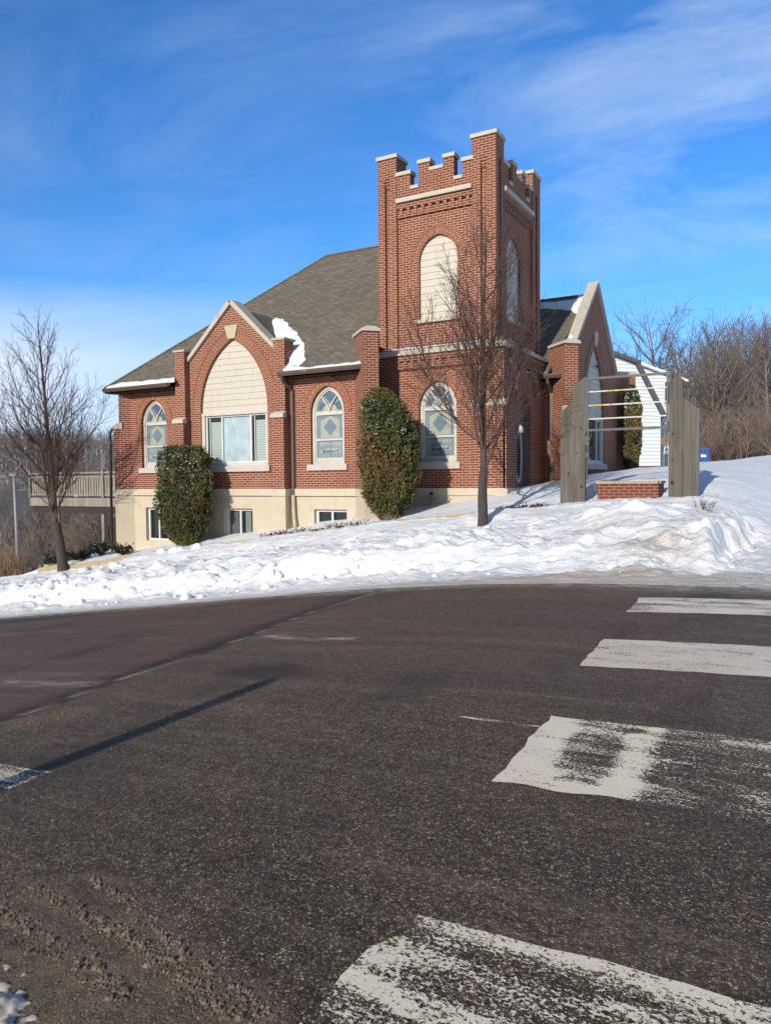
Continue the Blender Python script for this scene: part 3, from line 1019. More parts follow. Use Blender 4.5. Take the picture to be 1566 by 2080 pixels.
def pointed_window(F, parent, cx, hw, zs, rise, z0, dep=.13, snowy=False):
    win = empty_part = None
    root = MB()
    outl = arch(cx, zs, hw, rise, z0)
    inner = outline_frame(root, F, outl, .085, dep - .03, .05)
    inner2 = outline_frame(root, F, inner, .045, dep, .03)
    zt = zs + .02
    hwi = hw - .12
    for za, zb, dd in ((zt - .10, zt + .01, dep - .012), (z0 + (zt - z0) * .47 - .03, z0 + (zt - z0) * .47 + .03, dep - .004), (z0 + .10, z0 + .19, dep - .008)):
        q = [F(cx - hwi, za, dd), F(cx + hwi, za, dd), F(cx + hwi, zb, dd), F(cx - hwi, zb, dd)]
        root.face(q)
        root.face([F(cx - hwi, za, dd + .03), F(cx + hwi, za, dd + .03), F(cx + hwi, za, dd), F(cx - hwi, za, dd)])
        root.face([F(cx - hwi, zb, dd), F(cx + hwi, zb, dd), F(cx + hwi, zb, dd + .03), F(cx - hwi, zb, dd + .03)])
    # curved tracery in the arch head
    for s in (1, -1):
        pts = []
        for k in range(7):
            t = k / 6
            pts.append(F(cx + s * hwi * .60 * t ** 1.4, zt + (rise * .60) * t, dep - .01))
        root.tube(pts, .022, 5)
    wobj = put('window', root, M_frame, parent)
    g = MB()
    tri_fill(g, F, arch(cx, zs, hw - .11, rise - .11, z0 + .1), dep + .035, 0)
    e = dep + .030
    zm = z0 + (zt - z0) * .47
    # arch head: deep blue lights over a cream fan
    hr = rise - .15
    for s in (1, -1):
        flat(g, F, [(cx + s * .05, zt + .18), (cx + s * .30 * hwi / .45, zt + .05), (cx + s * .88 * hwi, zt + .06), (cx + s * .74 * hwi, zt + hr * .50)][::s], e, 3)
    flat(g, F, [(cx, zt + hr * .42), (cx + .5 * hwi, zt + hr * .80), (cx, zt + hr * .98), (cx - .5 * hwi, zt + hr * .80)], e, 3)
    fan = [(cx + .56 * hwi * math.cos(math.pi * k / 10), zt + .01 + .22 * math.sin(math.pi * k / 10)) for k in range(11)]
    flat(g, F, fan, e - .004, 1)
    # upper sash: cream stripes and a slate lozenge
    a, b2 = zm + .05, zt - .13
    flat(g, F, [(cx - .72 * hwi, a), (cx + .72 * hwi, a), (cx + .72 * hwi, b2 - .12), (cx, b2), (cx - .72 * hwi, b2 - .12)], e, 1)
    zc = (a + b2) / 2
    flat(g, F, [(cx, a + .05), (cx + .50 * hwi, zc), (cx, b2 - .06), (cx - .50 * hwi, zc)], e - .004, 2)
    for k in range(-4, 5):
        u = cx + k * .19 * hwi
        flat(g, F, [(u - .004, a), (u + .004, a), (u + .004, b2), (u - .004, b2)], e - .002, 4)
    # lower sash: two rows of cream pennants and a faded ribbon
    a, b2 = z0 + .2, zm - .05
    for k in range(8):
        u = cx + (-.70 + k * .2) * hwi; wq = .085 * hwi
        flat(g, F, [(u - wq, b2 - .04), (u, b2 - .16), (u + wq, b2 - .04)][::1], e, 1)
        flat(g, F, [(u - wq, b2 - .33), (u + wq, b2 - .33), (u, b2 - .23)], e, 1)
    flat(g, F, [(cx - .6 * hwi, a + .14), (cx + .55 * hwi, a + .17), (cx + .55 * hwi, a + .27), (cx - .3 * hwi, a + .26), (cx - .6 * hwi, a + .20)], e, 1)
    flat(g, F, [(cx - .005, a), (cx + .005, a), (cx + .005, b2), (cx - .005, b2)], e - .002, 4)
    put('stained_glass', g, [M_stain, M_cream, M_diam, M_deep, M_lead], wobj)
    s = MB()
    q = F(cx, z0 - .085, .04)
    U = (F(1, 0) - F(0, 0)); Nn = (F(0, 0, -1) - F(0, 0, 0))
    s.obox(F(cx, z0 - .085, .035), U, Nn, (0, 0, 1), hw + .11, .105, .085)
    put('sill', s, M_sill, wobj)
    return wobj


def ring_part(F, parent, cx, zs, hw, rise, th=.215, hood=.055, n=14, gap=None):
    r = MB()
    arc_ring(r, F, cx, zs, hw, rise, th, .006, .12, n, gap)
    Rr = (hw * hw + rise * rise) / (2 * hw)
    put('brick_arch', r, M_arch, parent)
    h = MB()
    off = Rr - hw
    h2 = hw + th; am = math.acos(max(-1, min(1, off / (Rr + th))))
    r2 = (Rr + th) * math.sin(am)
    arc_ring(h, F, cx, zs, h2, r2, hood, .022, .03, n, gap)
    put('hood_mould', h, M_arch, parent)


# --- front wing -----------------------------------------------------
YW = 18.08; XL, XR = -20.28, -10.78; XC = -15.52
Ff = frame_of((0, YW, 0), (1, 0, 0))
W1, W2 = -18.93, -12.05
hw1, zs1, ri1, z01 = .575, 1.95, .76, .45
GHW, GZS, GRI, GZ0 = 1.33, 2.25, 2.13, .45
wall = MB()
outer = [(XL, ZW), (XR, ZW), (XR, 3.12), (-13.70, 3.12), (-13.70, 3.76), (XC, 5.42), (-17.34, 3.76), (-17.34, 3.12), (XL, 3.12)]
panel(wall, (0, YW, 0), (1, 0, 0), outer, [arch(W1, zs1, hw1, ri1, z01), arch(W2, zs1, hw1, ri1, z01), arch(XC, GZS, GHW, GRI, GZ0, 16)], .32)
put('front_wall', wall, M_brick, church)
side = MB()
panel(side, (XR, YW, 0), (0, 1, 0), rect(.0, .9, ZW, 3.12), [], .3)
put('side_wall', side, M_brick, church)
side = MB(); side.box(XL, XL + .3, YW + .33, 28.0, ZW, 3.1); put('side_wall', side, M_brick, church)
side = MB(); side.box(XL, -6.9, 28.0, 28.3, ZW, 3.1); put('rear_wall', side, M_brick, church)
core = MB(); core.box(XL + .5, XR - .5, YW + .75, 27.9, -2.4, 3.2); core.box(-10.4, -7.2, 22.6, 29.9, -2, 3.4)
put('dark_inside', core, M_dark, church)

for cx in (W1, W2):
    pointed_window(Ff, church, cx, hw1, zs1, ri1, z01)
    ring_part(Ff, church, cx, zs1, hw1, ri1)
ring_part(Ff, church, XC, GZS, GHW, GRI, .30, .06, 22, 4.72)
ks = MB(); ks.prism([Ff(XC - .14, 4.37, .1), Ff(XC + .14, 4.37, .1), Ff(XC + .26, 4.77, .1), Ff(XC - .26, 4.77, .1)], (0, -.145, 0)); put('keystone', ks, M_keystone, church)


def picture_bay(F, cx, parent, hw, zs, ri, z0, zp, blinds=True):
    bd = MB()
    outl = arch(cx, zs, hw - .004, ri - .004, zp, 16)
    clip_boards(bd, F, outl, zp + .06, zs + ri, .184, .10)
    put('boarded_panel', bd, M_siding, parent)
    bk = MB(); tri_fill(bk, F, arch(cx, zs, hw + .05, ri, z0 - .05, 16), .20); put('backing', bk, M_dark, parent)
    fr = MB()
    U = F(1, 0) - F(0, 0); Nn = F(0, 0, -1) - F(0, 0, 0); Z = (0, 0, 1)
    # outer casing
    for u, wd in ((cx - hw + .065, .065), (cx + hw - .055, .055)):
        fr.obox(F(u, (z0 + zp) / 2, .09), U, Nn, Z, wd, .05, (zp - z0) / 2)
    fr.obox(F(cx, zp + .01, .075), U, Nn, Z, hw - .002, .055, .045)
    fr.obox(F(cx, z0 + .055, .09), U, Nn, Z, hw - .12, .05, .055)
    win = put('window', fr, M_frame, parent)
    s = MB()
    a, b2 = cx - hw + .17, cx + hw - .12
    zt, zb = zp - .06, z0 + .125
    m1 = a + (b2 - a) * .265; m2 = a + (b2 - a) * .75
    for u, wd in ((a, .03), (m1, .026), (m2, .03), (b2, .026)):
        s.obox(F(u, (zt + zb) / 2, .115), U, Nn, Z, wd, .03, (zt - zb) / 2)
    for z in (zt, zb):
        s.obox(F((a + b2) / 2, z, .118), U, Nn, Z, (b2 - a) / 2, .028, .024)
    s.obox(F(a + .10, (zt + zb) / 2, .14), U, Nn, Z, .014, .015, (zt - zb) / 2)
    s.obox(F(m2 + .12, (zt + zb) / 2, .14), U, Nn, Z, .014, .015, (zt - zb) / 2)
    put('sash', s, M_framew, win)
    g = MB()
    pa, pb = (0, 1) if blinds else (2, 2)
    flat(g, F, rect(a, m1, zb, zt), .15, pa); flat(g, F, rect(m1, m2, zb, zt), .15, pb); flat(g, F, rect(m2, b2, zb, zt), .15, pa)
    flat(g, F, rect(a, a + .13, zb, zt), .147, 2); flat(g, F, rect(m2, m2 + .15, zb, zt), .147, 2)
    flat(g, F, rect(a, m1, zt - .17, zt), .146, 2); flat(g, F, rect(m2, b2, zt - .17, zt), .146, 2)
    k = zb + .02
    while blinds and k < zt - .2:
        for l, r in ((a + .13, m1 - .03), (m2 + .15, b2 - .03)):
            flat(g, F, rect(l, r, k, k + .006), .144, 2)
        k += .05
    # frost swirls on the middle light
    rnd = random.Random(3)
    for k in range(3 if blinds else 0):
        r0 = .24 + .05 * k; pts = []
        for t in range(15):
            an = math.pi * t / 14
            pts.append(F((m1 + m2) / 2 + math.cos(an) * r0 * (1 + .22 * rnd.random()), zb + .72 + math.sin(an) * .38 * (r0 / .3), .149))
        pts += [F((m1 + m2) / 2 - r0, zb + .6 - .1 * q, .149) for q in range(0, 5)]
        g.tube(pts, [.003 + .006 * rnd.random() for _ in pts], 4, 4)
    put('pane', g, [M_blind, M_frost, M_pane, M_framew, M_rime], win)
    sl = MB(); sl.obox(F(cx, z0 - .085, .03), U, Nn, Z, hw + .10, .12, .085); put('sill', sl, M_sill, win)
    return win


picture_bay(Ff, XC, church, GHW, GZS, GRI, GZ0, 2.08)


# piers beside the gable, with weathered stone offsets
def square_pier(x0, x1, yf, yb, ztop, zoff, parent):
    p = MB()
    p.box(x0, x1, yf, yb, zoff - .128, ztop)
    p.box(x0 - .015, x1 + .015, yf - .11, yb, ZW, zoff - .13)
    o = put('pier', p, M_brick, parent)
    c = MB(); c.box(x0 - .035, x1 + .035, yf - .04, yb + .06, ztop, ztop + .065); put('cap_stone', c, M_coping, o)
    s = MB()
    xa, xb = x0 - .03, x1 + .03
    s.prism([(xa, yf - .15, zoff - .13), (xa, yf + .03, zoff - .13), (xa, yf + .03, zoff + .05), (xa, yf - .003, zoff + .05), (xa, yf - .15, zoff - .02)], (xb - xa, 0, 0))
    put('weathering_stone', s, M_stone, o)
    return o


square_pier(-17.70, -17.29, 17.85, 18.30, 4.10, 1.97, church)
square_pier(-13.77, -13.36, 17.85, 18.30, 4.10, 1.97, church)

# gable coping
cp = MB()
for s in (1, -1):
    x0, x1 = XC + s * .0, XC + s * 1.90
    z0, z1 = 5.44, 3.70
    dv = Vector((x1 - x0, 0, z1 - z0)).normalized(); nv = Vector((-dv.z, 0, dv.x)) * (1 if s > 0 else -1)
    if nv.z < 0: nv = -nv
    A = Vector((x0, YW - .09, z0 - .03)); B = Vector((x1 - s * .14, YW - .09, z1 + .10))
    cp.prism([A, B, B + nv * .11, A + nv * .11 + Vector((-s * .0, 0, .045))], (0, .46, 0))
put('gable_coping', cp, M_coping, church)


def diag_buttress(corner, dr, parent, ztop, zoff, p_up=.62, p_lo=.85, w=.43, cap=True, zb=ZW):
    d = Vector((dr[0], dr[1], 0)).normalized(); s = Vector((-d.y, d.x, 0)); c = Vector((corner[0], corner[1], 0))
    b = MB()
    def bx(l0, l1, hw, z0, z1, m=b):
        m.obox(c + d * ((l0 + l1) / 2) + Vector((0, 0, (z0 + z1) / 2)), d, s, (0, 0, 1), (l1 - l0) / 2, hw, (z1 - z0) / 2)
    bx(-.3, p_up, w / 2, zoff - .138, ztop)
    bx(-.3, p_lo, w / 2 + .015, zb, zoff - .14)
    o = put('buttress', b, M_brick, parent)
    if cap:
        k = MB()
        bx(-.34, p_up + .05, w / 2 + .05, ztop, ztop + .07, k)
        q = [c + d * l + s * hwid + Vector((0, 0, z)) for l, hwid, z in ((-.34, w / 2 + .05, ztop + .07), (-.34, w / 2 - .1, ztop + .13), (-.34, -w / 2 + .1, ztop + .13), (-.34, -w / 2 - .05, ztop + .07))]
        k.prism(q, d * (p_up + .39))
        put('cap_stone', k, M_stone, o)
    st = MB()
    hw = w / 2 + .045
    q = [c + d * l + s * (-hw) + Vector((0, 0, z)) for l, z in ((p_lo + .05, zoff - .14), (p_lo + .05, zoff - .06), (p_up + .0, zoff + .07), (p_up - .1, zoff + .07), (p_up - .1, zoff - .14))]
    st.prism(q, s * 2 * hw)
    put('weathering_stone', st, M_stone, o)
    # stone foot and foundation under it
    f = MB()
    bx(-.3, p_lo + .05, w / 2 + .06, -.46, ZW, f)
    put('band', f, M_band, o)
    f = MB(); bx(-.3, p_lo + .01, w / 2 + .03, -3.2, -.462, f)
    put('footing', f, M_found, o)
    return o


diag_buttress((XL, YW), (-1, -1), church, 2.98, 1.92, .18, .34, .42, False)
diag_buttress((XR, YW), (1, -1), church, 3.98, 1.95, .70, .85)

# stone band, foundation with basement windows
bd = MB()
bd.box(XL - .05, XR + .05, YW - .06, YW + .3, -.46, ZW); bd.box(XL - .05, XL + .3, YW + .3, 28.2, -.46, ZW)
for x in (-17.495, -13.565):
    bd.box(x - .27, x + .27, YW - .36, YW - .05, -.458, ZW - .002)
put('stone_band', bd, M_band, church)
fd = MB()
BW = [(-19.40, -18.40, -1.98, -.87), (-15.96, -14.84, -1.98, -.86), (-12.55, -11.43, -1.62, -.85)]
panel(fd, (0, YW + .02, 0), (1, 0, 0), [(XL, -3.4), (XR, -2.4), (XR, -.462), (XL, -.462)], [rect(*q) for q in BW], .3)
fd.box(XL, XL + .3, YW + .33, 28.2, -4.2, -.462)
for x in (-17.495, -13.565):
    fd.box(x - .235, x + .235, YW - .32, YW + .019, -3.1, -.463)
put('foundation', fd, M_found, church)
Fb = frame_of((0, YW + .02, 0), (1, 0, 0))
for k, (u0, u1, z0, z1) in enumerate(BW):
    fr = MB()
    outline_frame(fr, Fb, rect(u0, u1, z0, z1), .075, .12, .06)
    um = (u0 + u1) / 2
    fr.obox(Fb(um, (z0 + z1) / 2, .14), (1, 0, 0), (0, -1, 0), (0, 0, 1), .028, .03, (z1 - z0) / 2)
    wn = put('basement_window', fr, M_framew, church)
    g = MB()
    flat(g, Fb, rect(u0 + .05, u1 - .05, z0, z1 - .05), .19, 0)
    if k == 1:
        flat(g, Fb, rect(u0 + .05, um, z0, z1 - .05), .185, 1); flat(g, Fb, rect(um + .14, u1 - .2, z0, z1 - .05), .183, 2)
    put('pane', g, [M_pane, plain('grey_shade', (.075, .08, .085), .5), M_curt], wn)


# --- tower ----------------------------------------------------------
YT = 18.84; XT = -6.99; TB = 22.2          # lower stage: front face, right face, back
Ft = frame_of((0, YT, 0), (1, 0, 0))
WT = -8.92
tw = MB()
panel(tw, (0, YT, 0), (1, 0, 0), rect(-10.75, XT, ZW, 3.50), [arch(WT, 1.98, .57, .73, .45)], .32)
Fr = frame_of((XT, 0, 0), (0, 1, 0))
DY = 20.42
panel(tw, (XT, 0, 0), (0, 1, 0), rect(YT + .33, TB, ZW - .5, 3.50), [arch(DY, 1.75, .58, .72, ZW - .35)], .32)
put('tower_base_wall', tw, M_brick, church)
pointed_window(Ft, church, WT, .57, 1.98, .73, .45)
ring_part(Ft, church, WT, 1.98, .57, .73)
core = MB(); core.box(-10.4, XT - .85, YT + .75, TB - .1, -1.8, 7.85); put('tower_core', core, M_dark, church)
# lower corner pier
p = MB(); p.box(-7.86, XT + .05, YT - .09, YT - .003, ZW, 1.93); p.box(XT + .003, XT + .09, YT - .09, YT + .62, ZW, 1.93)
o = put('pier', p, M_brick, church)
p = MB(); p.prism([(-7.88, YT - .13, 1.93), (-7.88, YT + .0, 1.93), (-7.88, YT - .004, 2.09), (-7.88, YT - .13, 2.0)], (XT + .13 + 7.88, 0, 0)); put('weathering_stone', p, M_stone, o)
bd = MB(); bd.box(-10.75, XT + .12, YT - .10, YT + .3, -.45, ZW - .002); bd.box(XT, XT + .12, YT + .3, 19.75, -.45, ZW - .002)
put('stone_band', bd, M_band, church)
fd = MB(); fd.box(-10.75, XT + .08, YT - .06, YT + .3, -1.8, -.452); fd.box(XT, XT + .08, YT + .3, TB - .02, -1.8, -.452); put('foundation', fd, M_found, church)


def dentils(mb, F, u0, u1, z0, z1, proj, pitch=.205, wd=.105):
    k = int((u1 - u0) / pitch); st = (u1 - u0) / k
    U = F(1, 0) - F(0, 0); Nn = F(0, 0, -1) - F(0, 0, 0)
    for i in range(k):
        u = u0 + st * (i + .5)
        mb.obox(F(u, (z0 + z1) / 2, -proj / 2 + .01), U, Nn, (0, 0, 1), wd / 2, proj / 2 + .01, (z1 - z0) / 2)
    mb.obox(F((u0 + u1) / 2, (z0 + z1) / 2 - .035, -proj * .34), U, Nn, (0, 0, 1), (u1 - u0) / 2, proj * .34, (z1 - z0) / 2 - .037)
    mb.obox(F((u0 + u1) / 2, z1 + .07, -proj / 2 + .005), U, Nn, (0, 0, 1), (u1 - u0) / 2, proj / 2 + .008, .066)


dn = MB()
dentils(dn, Ft, -10.2, -7.35, 3.06, 3.30, .07)
dentils(dn, Fr, 19.2, 22.0, 3.06, 3.30, .07)
put('dentil_course', dn, M_brick, church)
bl = MB()
bl.prism([(-10.95, YT - .11, 3.46), (-10.95, YT + .3, 3.46), (-10.95, YT + .3, 3.66), (-10.95, YT + .02, 3.63), (-10.95, YT - .11, 3.57)], (10.95 + XT + .106, 0, 0))
bl.prism([(XT + .11, YT - .104, 3.463), (XT - .3, YT - .104, 3.463), (XT - .3, YT - .104, 3.655), (XT - .02, YT - .104, 3.627), (XT + .11, YT - .104, 3.567)], (0, TB + .11 - YT, 0))
bl.prism([(XR + .10, YW + .02, 3.44), (XR - .2, YW + .02, 3.44), (XR - .2, YW + .02, 3.66), (XR + .10, YW + .02, 3.56)], (0, .72, 0))
bl.box(XR - .28, XR, YW + .02, YT, 3.08, 3.44)
put('belt_course', bl, M_stone, church)

# upper stage
YU, XU, XUL, YUB = 19.02, -7.27, -10.84, 22.75
ZB = 3.45
Fu = frame_of((0, YU, 0), (1, 0, 0)); Fv = frame_of((XU, 0, 0), (0, 1, 0))
up = MB()
PD = .085                                   # depth of the panels behind the piers
CXU = (-10.24 - 7.95) / 2 + .08
VYC = 20.62
WUF = arch(-9.0, 6.10, .585, .66, 4.46); WUR = arch(VYC, 6.10, .585, .66, 4.46)
panel(up, (0, YU + PD, 0), (1, 0, 0), rect(-10.5, -7.5, ZB, 7.9), [WUF], .3)
panel(up, (XU - PD, 0, 0), (0, 1, 0), rect(19.3, 22.4, ZB, 7.9), [WUR], .3)
up.box(XUL + PD, XUL + PD + .3, 19.3, 22.4, ZB, 8.0); up.box(-10.5, -7.5, YUB - PD - .3, YUB - PD, ZB, 8.0)
put('tower_shaft', up, M_brick, church)
dn = MB()
F1 = frame_of((0, YU + PD, 0), (1, 0, 0)); F2 = frame_of((XU - PD, 0, 0), (0, 1, 0))
dentils(dn, F1, -10.22, -7.97, 7.36, 7.60, .075); dentils(dn, F2, 19.64, 22.03, 7.36, 7.60, .075)
put('dentil_course', dn, M_brick, church)
for F, cx in ((F1, -9.0), (F2, VYC)):
    ring_part(F, church, cx, 6.10, .585, .66)
    bdm = MB(); clip_boards(bdm, F, arch(cx, 6.10, .582, .657, 4.46), 4.46, 6.76, .185, .09); put('boarded_panel', bdm, M_siding, church)
    bk = MB(); tri_fill(bk, F, arch(cx, 6.10, .62, .66, 4.4), .16); put('backing', bk, M_dark, church)
    sl = MB(); U = F(1, 0) - F(0, 0); sl.obox(F(cx, 4.41, .02), U, F(0, 0, -1) - F(0, 0, 0), (0, 0, 1), .68, .10, .05); put('sill', sl, M_stone, church)

# corner piers with a sunk slot on each outer face
def tower_pier(x0, x1, y0, y1, faces):
    zt = 9.06
    p = MB()
    d = .10
    p.box(x0 + d, x1 - d, y0 + d, y1 - d, ZB, zt)
    for ax, s in (('y', -1), ('x', 1), ('y', 1), ('x', -1)):
        if ax == 'y':
            ya, yb = (y0, y0 + d) if s < 0 else (y1 - d, y1)
            L = x1 - x0
            for a, b2, z0, z1 in ((x0, x0 + L * .36, ZB, zt), (x0 + L * .64, x1, ZB, zt), (x0 + L * .36, x0 + L * .64, 8.52, zt), (x0 + L * .36, x0 + L * .64, ZB, 3.7)):
                p.box(a, b2, ya, yb, z0, z1)
            for k in range(3):
                zz0 = 8.52 - .085 * (k + 1); dd = d * (k + 1) / 4
                p.box(x0 + L * .36, x0 + L * .64, (ya + dd) if s < 0 else ya, yb if s < 0 else yb - dd, zz0, zz0 + .085)
        else:
            xa, xb = (x0, x0 + d) if s < 0 else (x1 - d, x1)
            L = y1 - y0 - 2 * d
            for a, b2, z0, z1 in ((y0 + d, y0 + d + L * .33, ZB, zt), (y0 + d + L * .67, y1 - d, ZB, zt), (y0 + d + L * .33, y0 + d + L * .67, 8.52, zt)):
                p.box(xa, xb, a, b2, z0, z1)
    o = put('tower_pier', p, M_brick, church)
    c = MB(); c.box(x0 - .04, x1 + .04, y0 - .04, y1 + .04, zt, zt + .10); put('cap_stone', c, M_stone, o)


tower_pier(XUL, -10.24, YU, 19.62, 0)
tower_pier(-7.95, XU, YU, 19.62, 0)
tower_pier(-7.95, XU, 22.05, YUB, 0)
tower_pier(XUL, -10.24, 22.05, YUB, 0)


def battlement(O, U, u0, u1, parent):
    F = frame_of(O, U); Nn = F(0, 0, -1) - F(0, 0, 0); Uv = F(1, 0) - F(0, 0)
    L = u1 - u0
    fr = [(0, .183, 8.53), (.183, .301, 8.10), (.301, .445, 8.74), (.445, .633, 8.49), (.633, .764, 8.74), (.764, .878, 8.10), (.878, 1, 8.53)]
    b = MB()
    out = [(u0, 7.88)] + [(u1, 7.88)]
    pts = []
    for a, c, z in fr[::-1]:
        pts += [(u0 + c * L, z), (u0 + a * L, z)]
    panel(b, O, U, out + pts, [], .26)
    o = put('battlement', b, M_brick, parent)
    for a, c, z in fr:
        k = MB()
        tall = z in (8.53, 8.74)
        e = .035 if tall else -.004
        hh = .05 if tall else .045
        k.obox(F(u0 + (a + c) / 2 * L, z + hh, .13), Uv, Nn, (0, 0, 1), (c - a) * L / 2 + e, .165, hh)
        put('cap_stone', k, M_stone, o)
    s = MB(); s.obox(F((u0 + u1) / 2, 7.825, .02), Uv, Nn, (0, 0, 1), L / 2 + .0, .115, .058); put('stone_string', s, M_stone, o)


battlement((0, YU + .03, 0), (1, 0, 0), -10.24, -7.95, church)
battlement((XU - .03, 0, 0), (0, 1, 0), 19.62, 22.05, church)
battlement((0, YUB - .03, 0), (-1, 0, 0), 7.95, 10.24, church)
battlement((XUL + .03, 0, 0), (0, -1, 0), -22.05, -19.62, church)
deck = MB(); deck.box(-10.6, -7.5, 19.2, 22.6, 7.9, 8.0); put('tower_roof', deck, M_brownd, church)

# door on the shaded side, under an arched hood carrying snow
dr = MB()
dr.obox(Fr(DY, .45, .22), (0, 1, 0), (1, 0, 0), (0, 0, 1), .50, .03, 1.05)
for a, b2 in ((DY - .56, .055), (DY + .56, .055)):
    dr.obox(Fr(a, .5, .17), (0, 1, 0), (1, 0, 0), (0, 0, 1), b2, .06, 1.12)
tri_fill(dr, Fr, arch(DY, 1.75, .58, .72, 1.45), .20)
door = put('door', dr, M_door, church)
ov = MB()
N_ = 28
for k in range(N_):
    a0, a1 = 2 * math.pi * k / N_, 2 * math.pi * (k + 1) / N_
    e = lambda an, r, h: (DY + r * math.cos(an), .62 + h * math.sin(an))
    A, B, C, D = e(a0, .27, .76), e(a1, .27, .76), e(a1, .21, .68), e(a0, .21, .68)
    ov.face([Fr(*A, .15), Fr(*B, .15), Fr(*C, .15), Fr(*D, .15)])
    ov.face([Fr(*D, .15), Fr(*C, .15), Fr(*C, .19), Fr(*D, .19)])
    ov.face([Fr(*A, .19), Fr(*B, .19), Fr(*B, .15), Fr(*A, .15)])
put('oval_rim', ov, M_framew, door)
og = MB(); og.face([Fr(DY + .215 * math.cos(2 * math.pi * k / N_), .62 + .69 * math.sin(2 * math.pi * k / N_), .175) for k in range(N_)]); put('oval_glass', og, M_pane, door)
hd = MB(); arc_ring(hd, Fr, DY, 2.36, .86, .50, .10, .13, .05, 12); put('door_hood', hd, M_arch, church)
arcr = MB(); arc_ring(arcr, Fr, DY, 1.75, .58, .72, .25, .01, .2, 12); put('brick_arch', arcr, M_arch, church)

# --- right wing -----------------------------------------------------
XG, YG0, YG1, GC = -6.45, 22.2, 30.6, 26.35
Fg = frame_of((XG, 0, 0), (0, 1, 0))
rw = MB()
panel(rw, (0, YG0, 0), (1, 0, 0), rect(-7.3, XG, ZW - .6, 3.1), [], .3)
gout = [(YG0, ZW - .6), (YG1, ZW - .6), (YG1, 3.9), (29.3, 3.9), (GC, 6.58), (23.5, 3.96), (YG0, 3.96)]
panel(rw, (XG, 0, 0), (0, 1, 0), [(YG0 + .31, ZW - .6)] + gout[1:-1] + [(YG0 + .31, 3.96)], [arch(26.3, 2.15, 1.33, 2.38, .45, 16)], .3)
rw.box(-10.5, XG - .3, YG1 - .3, YG1, ZW, 3.1)
put('side_wing_wall', rw, M_brick, church)
picture_bay(Fg, 26.3, church, 1.33, 2.15, 2.38, .45, 2.08, False)
ring_part(Fg, church, 26.3, 2.15, 1.33, 2.38, .30, .06, 22, 4.90)
ks = MB(); ks.prism([Fg(26.3 - .14, 4.52, .1), Fg(26.3 + .14, 4.52, .1), Fg(26.3 + .24, 5.0, .1), Fg(26.3 - .24, 5.0, .1)], (.145, 0, 0)); put('keystone', ks, M_sill, church)
cp = MB()
for s, foot, zf in ((-1, 23.35, 3.98), (1, 29.35, 3.82)):
    A = Vector((XG + .10, GC, 6.58)); B = Vector((XG + .10, foot, zf + .0))
    dv = (B - A).normalized(); nv = Vector((0, -dv.z, dv.y)); nv = nv if nv.z > 0 else -nv
    cp.prism([A, B, B + nv * .11, A + nv * .11 + Vector((0, 0, .045))], (-.33, 0, 0))
put('gable_coping', cp, M_coping, church)
diag_buttress((XG, YG0), (1, -1), church, 3.88, 2.02, .62, .72)
diag_buttress((XG, YG1), (1, 1), church, 4.0, 2.02, .45, .62)
fd = MB(); fd.box(-7.3, XG + .03, YG0 - .03, YG0 + .3, -1.6, -.25); put('foundation', fd, M_band, church)
# floodlight under the keystone
fl = MB(); fl.obox(Fg(26.45, 3.82, -.10), (0, 1, 0), (1, 0, 0), (0, 0, 1), .10, .09, .035); fl.bar(Fg(26.45, 3.86, .1), Fg(26.45, 3.86, -.08), .03, .03)
put('floodlight', fl, M_steel, church)

# --- roofs ----------------------------------------------------------
EY, EX, EZ = 17.62, -20.72, 3.13
RY, RZ = 23.05, 8.09
SL = (RZ - EZ) / (RY - EY)
RX0 = EX + (RY - EY); RX1 = -12.3
rz = lambda y: EZ + SL * (y - EY)


def roof_slab(mb, pts, th=.09):
    pts = [Vector(p) for p in pts]
    n = Vector((0, 0, 0))
    for a, c in zip(pts, pts[1:] + pts[:1]): n += a.cross(c)
    if n.z < 0: pts = pts[::-1]
    mb.face(pts)
    q = [p - Vector((0, 0, th)) for p in pts]
    mb.face(q[::-1])
    for k in range(len(pts)):
        j = (k + 1) % len(pts)
        mb.face([pts[j], pts[k], q[k], q[j]])


rf = MB()
yn = YW + .34
roof_slab(rf, [(EX, EY, EZ), (-17.72, EY, EZ), (-17.72, yn, rz(yn)), (RX0 - .01, RY, RZ), (RX0, RY, RZ)])
roof_slab(rf, [(-17.72, yn, rz(yn)), (-13.34, yn, rz(yn)), (RX0 + .6, RY, RZ), (RX0 - .01, RY, RZ)])
roof_slab(rf, [(-13.34, EY, EZ), (XR + .1, EY, EZ), (XR + .1, 18.0, rz(18.0)), (-10.87, 18.1, rz(18.1)), (-10.87, 19.2, rz(19.2)), (-8.45, 19.2, rz(19.2)), (RX1, RY, RZ), (RX0 + .6, RY, RZ), (-13.34, yn, rz(yn))])
BY = RY + (RY - EY)
roof_slab(rf, [(EX, EY, EZ), (RX0, RY, RZ), (EX, BY, EZ)])
roof_slab(rf, [(EX, BY, EZ), (RX0, RY, RZ), (RX1, RY, RZ), (RX1 + RY - EY, BY, EZ)])
roof_slab(rf, [(RX1, RY, RZ), (-8.45, 19.2, rz(19.2)), (-8.0, 20.5, 4.15), (-7.6, 24.5, 3.8), (RX1 + RY - EY, BY, EZ)])
main_roof = put('roof', rf, M_shingle, church)
# cross gable behind the front parapet
gb = MB()
gz = 5.36; gsl = 1.0
gy1 = EY + (gz - EZ) / SL
for s in (1, -1):
    xf = XC + s * 1.86; zf = gz - 1.86 * .93
    yv = EY + (zf - EZ) / SL
    roof_slab(gb, [(XC, YW + .33, gz), (XC, gy1 + .1, gz), (xf, yv + .05, zf), (xf, YW + .33, zf)], .06)
put('gable_roof', gb, M_shingle, church)
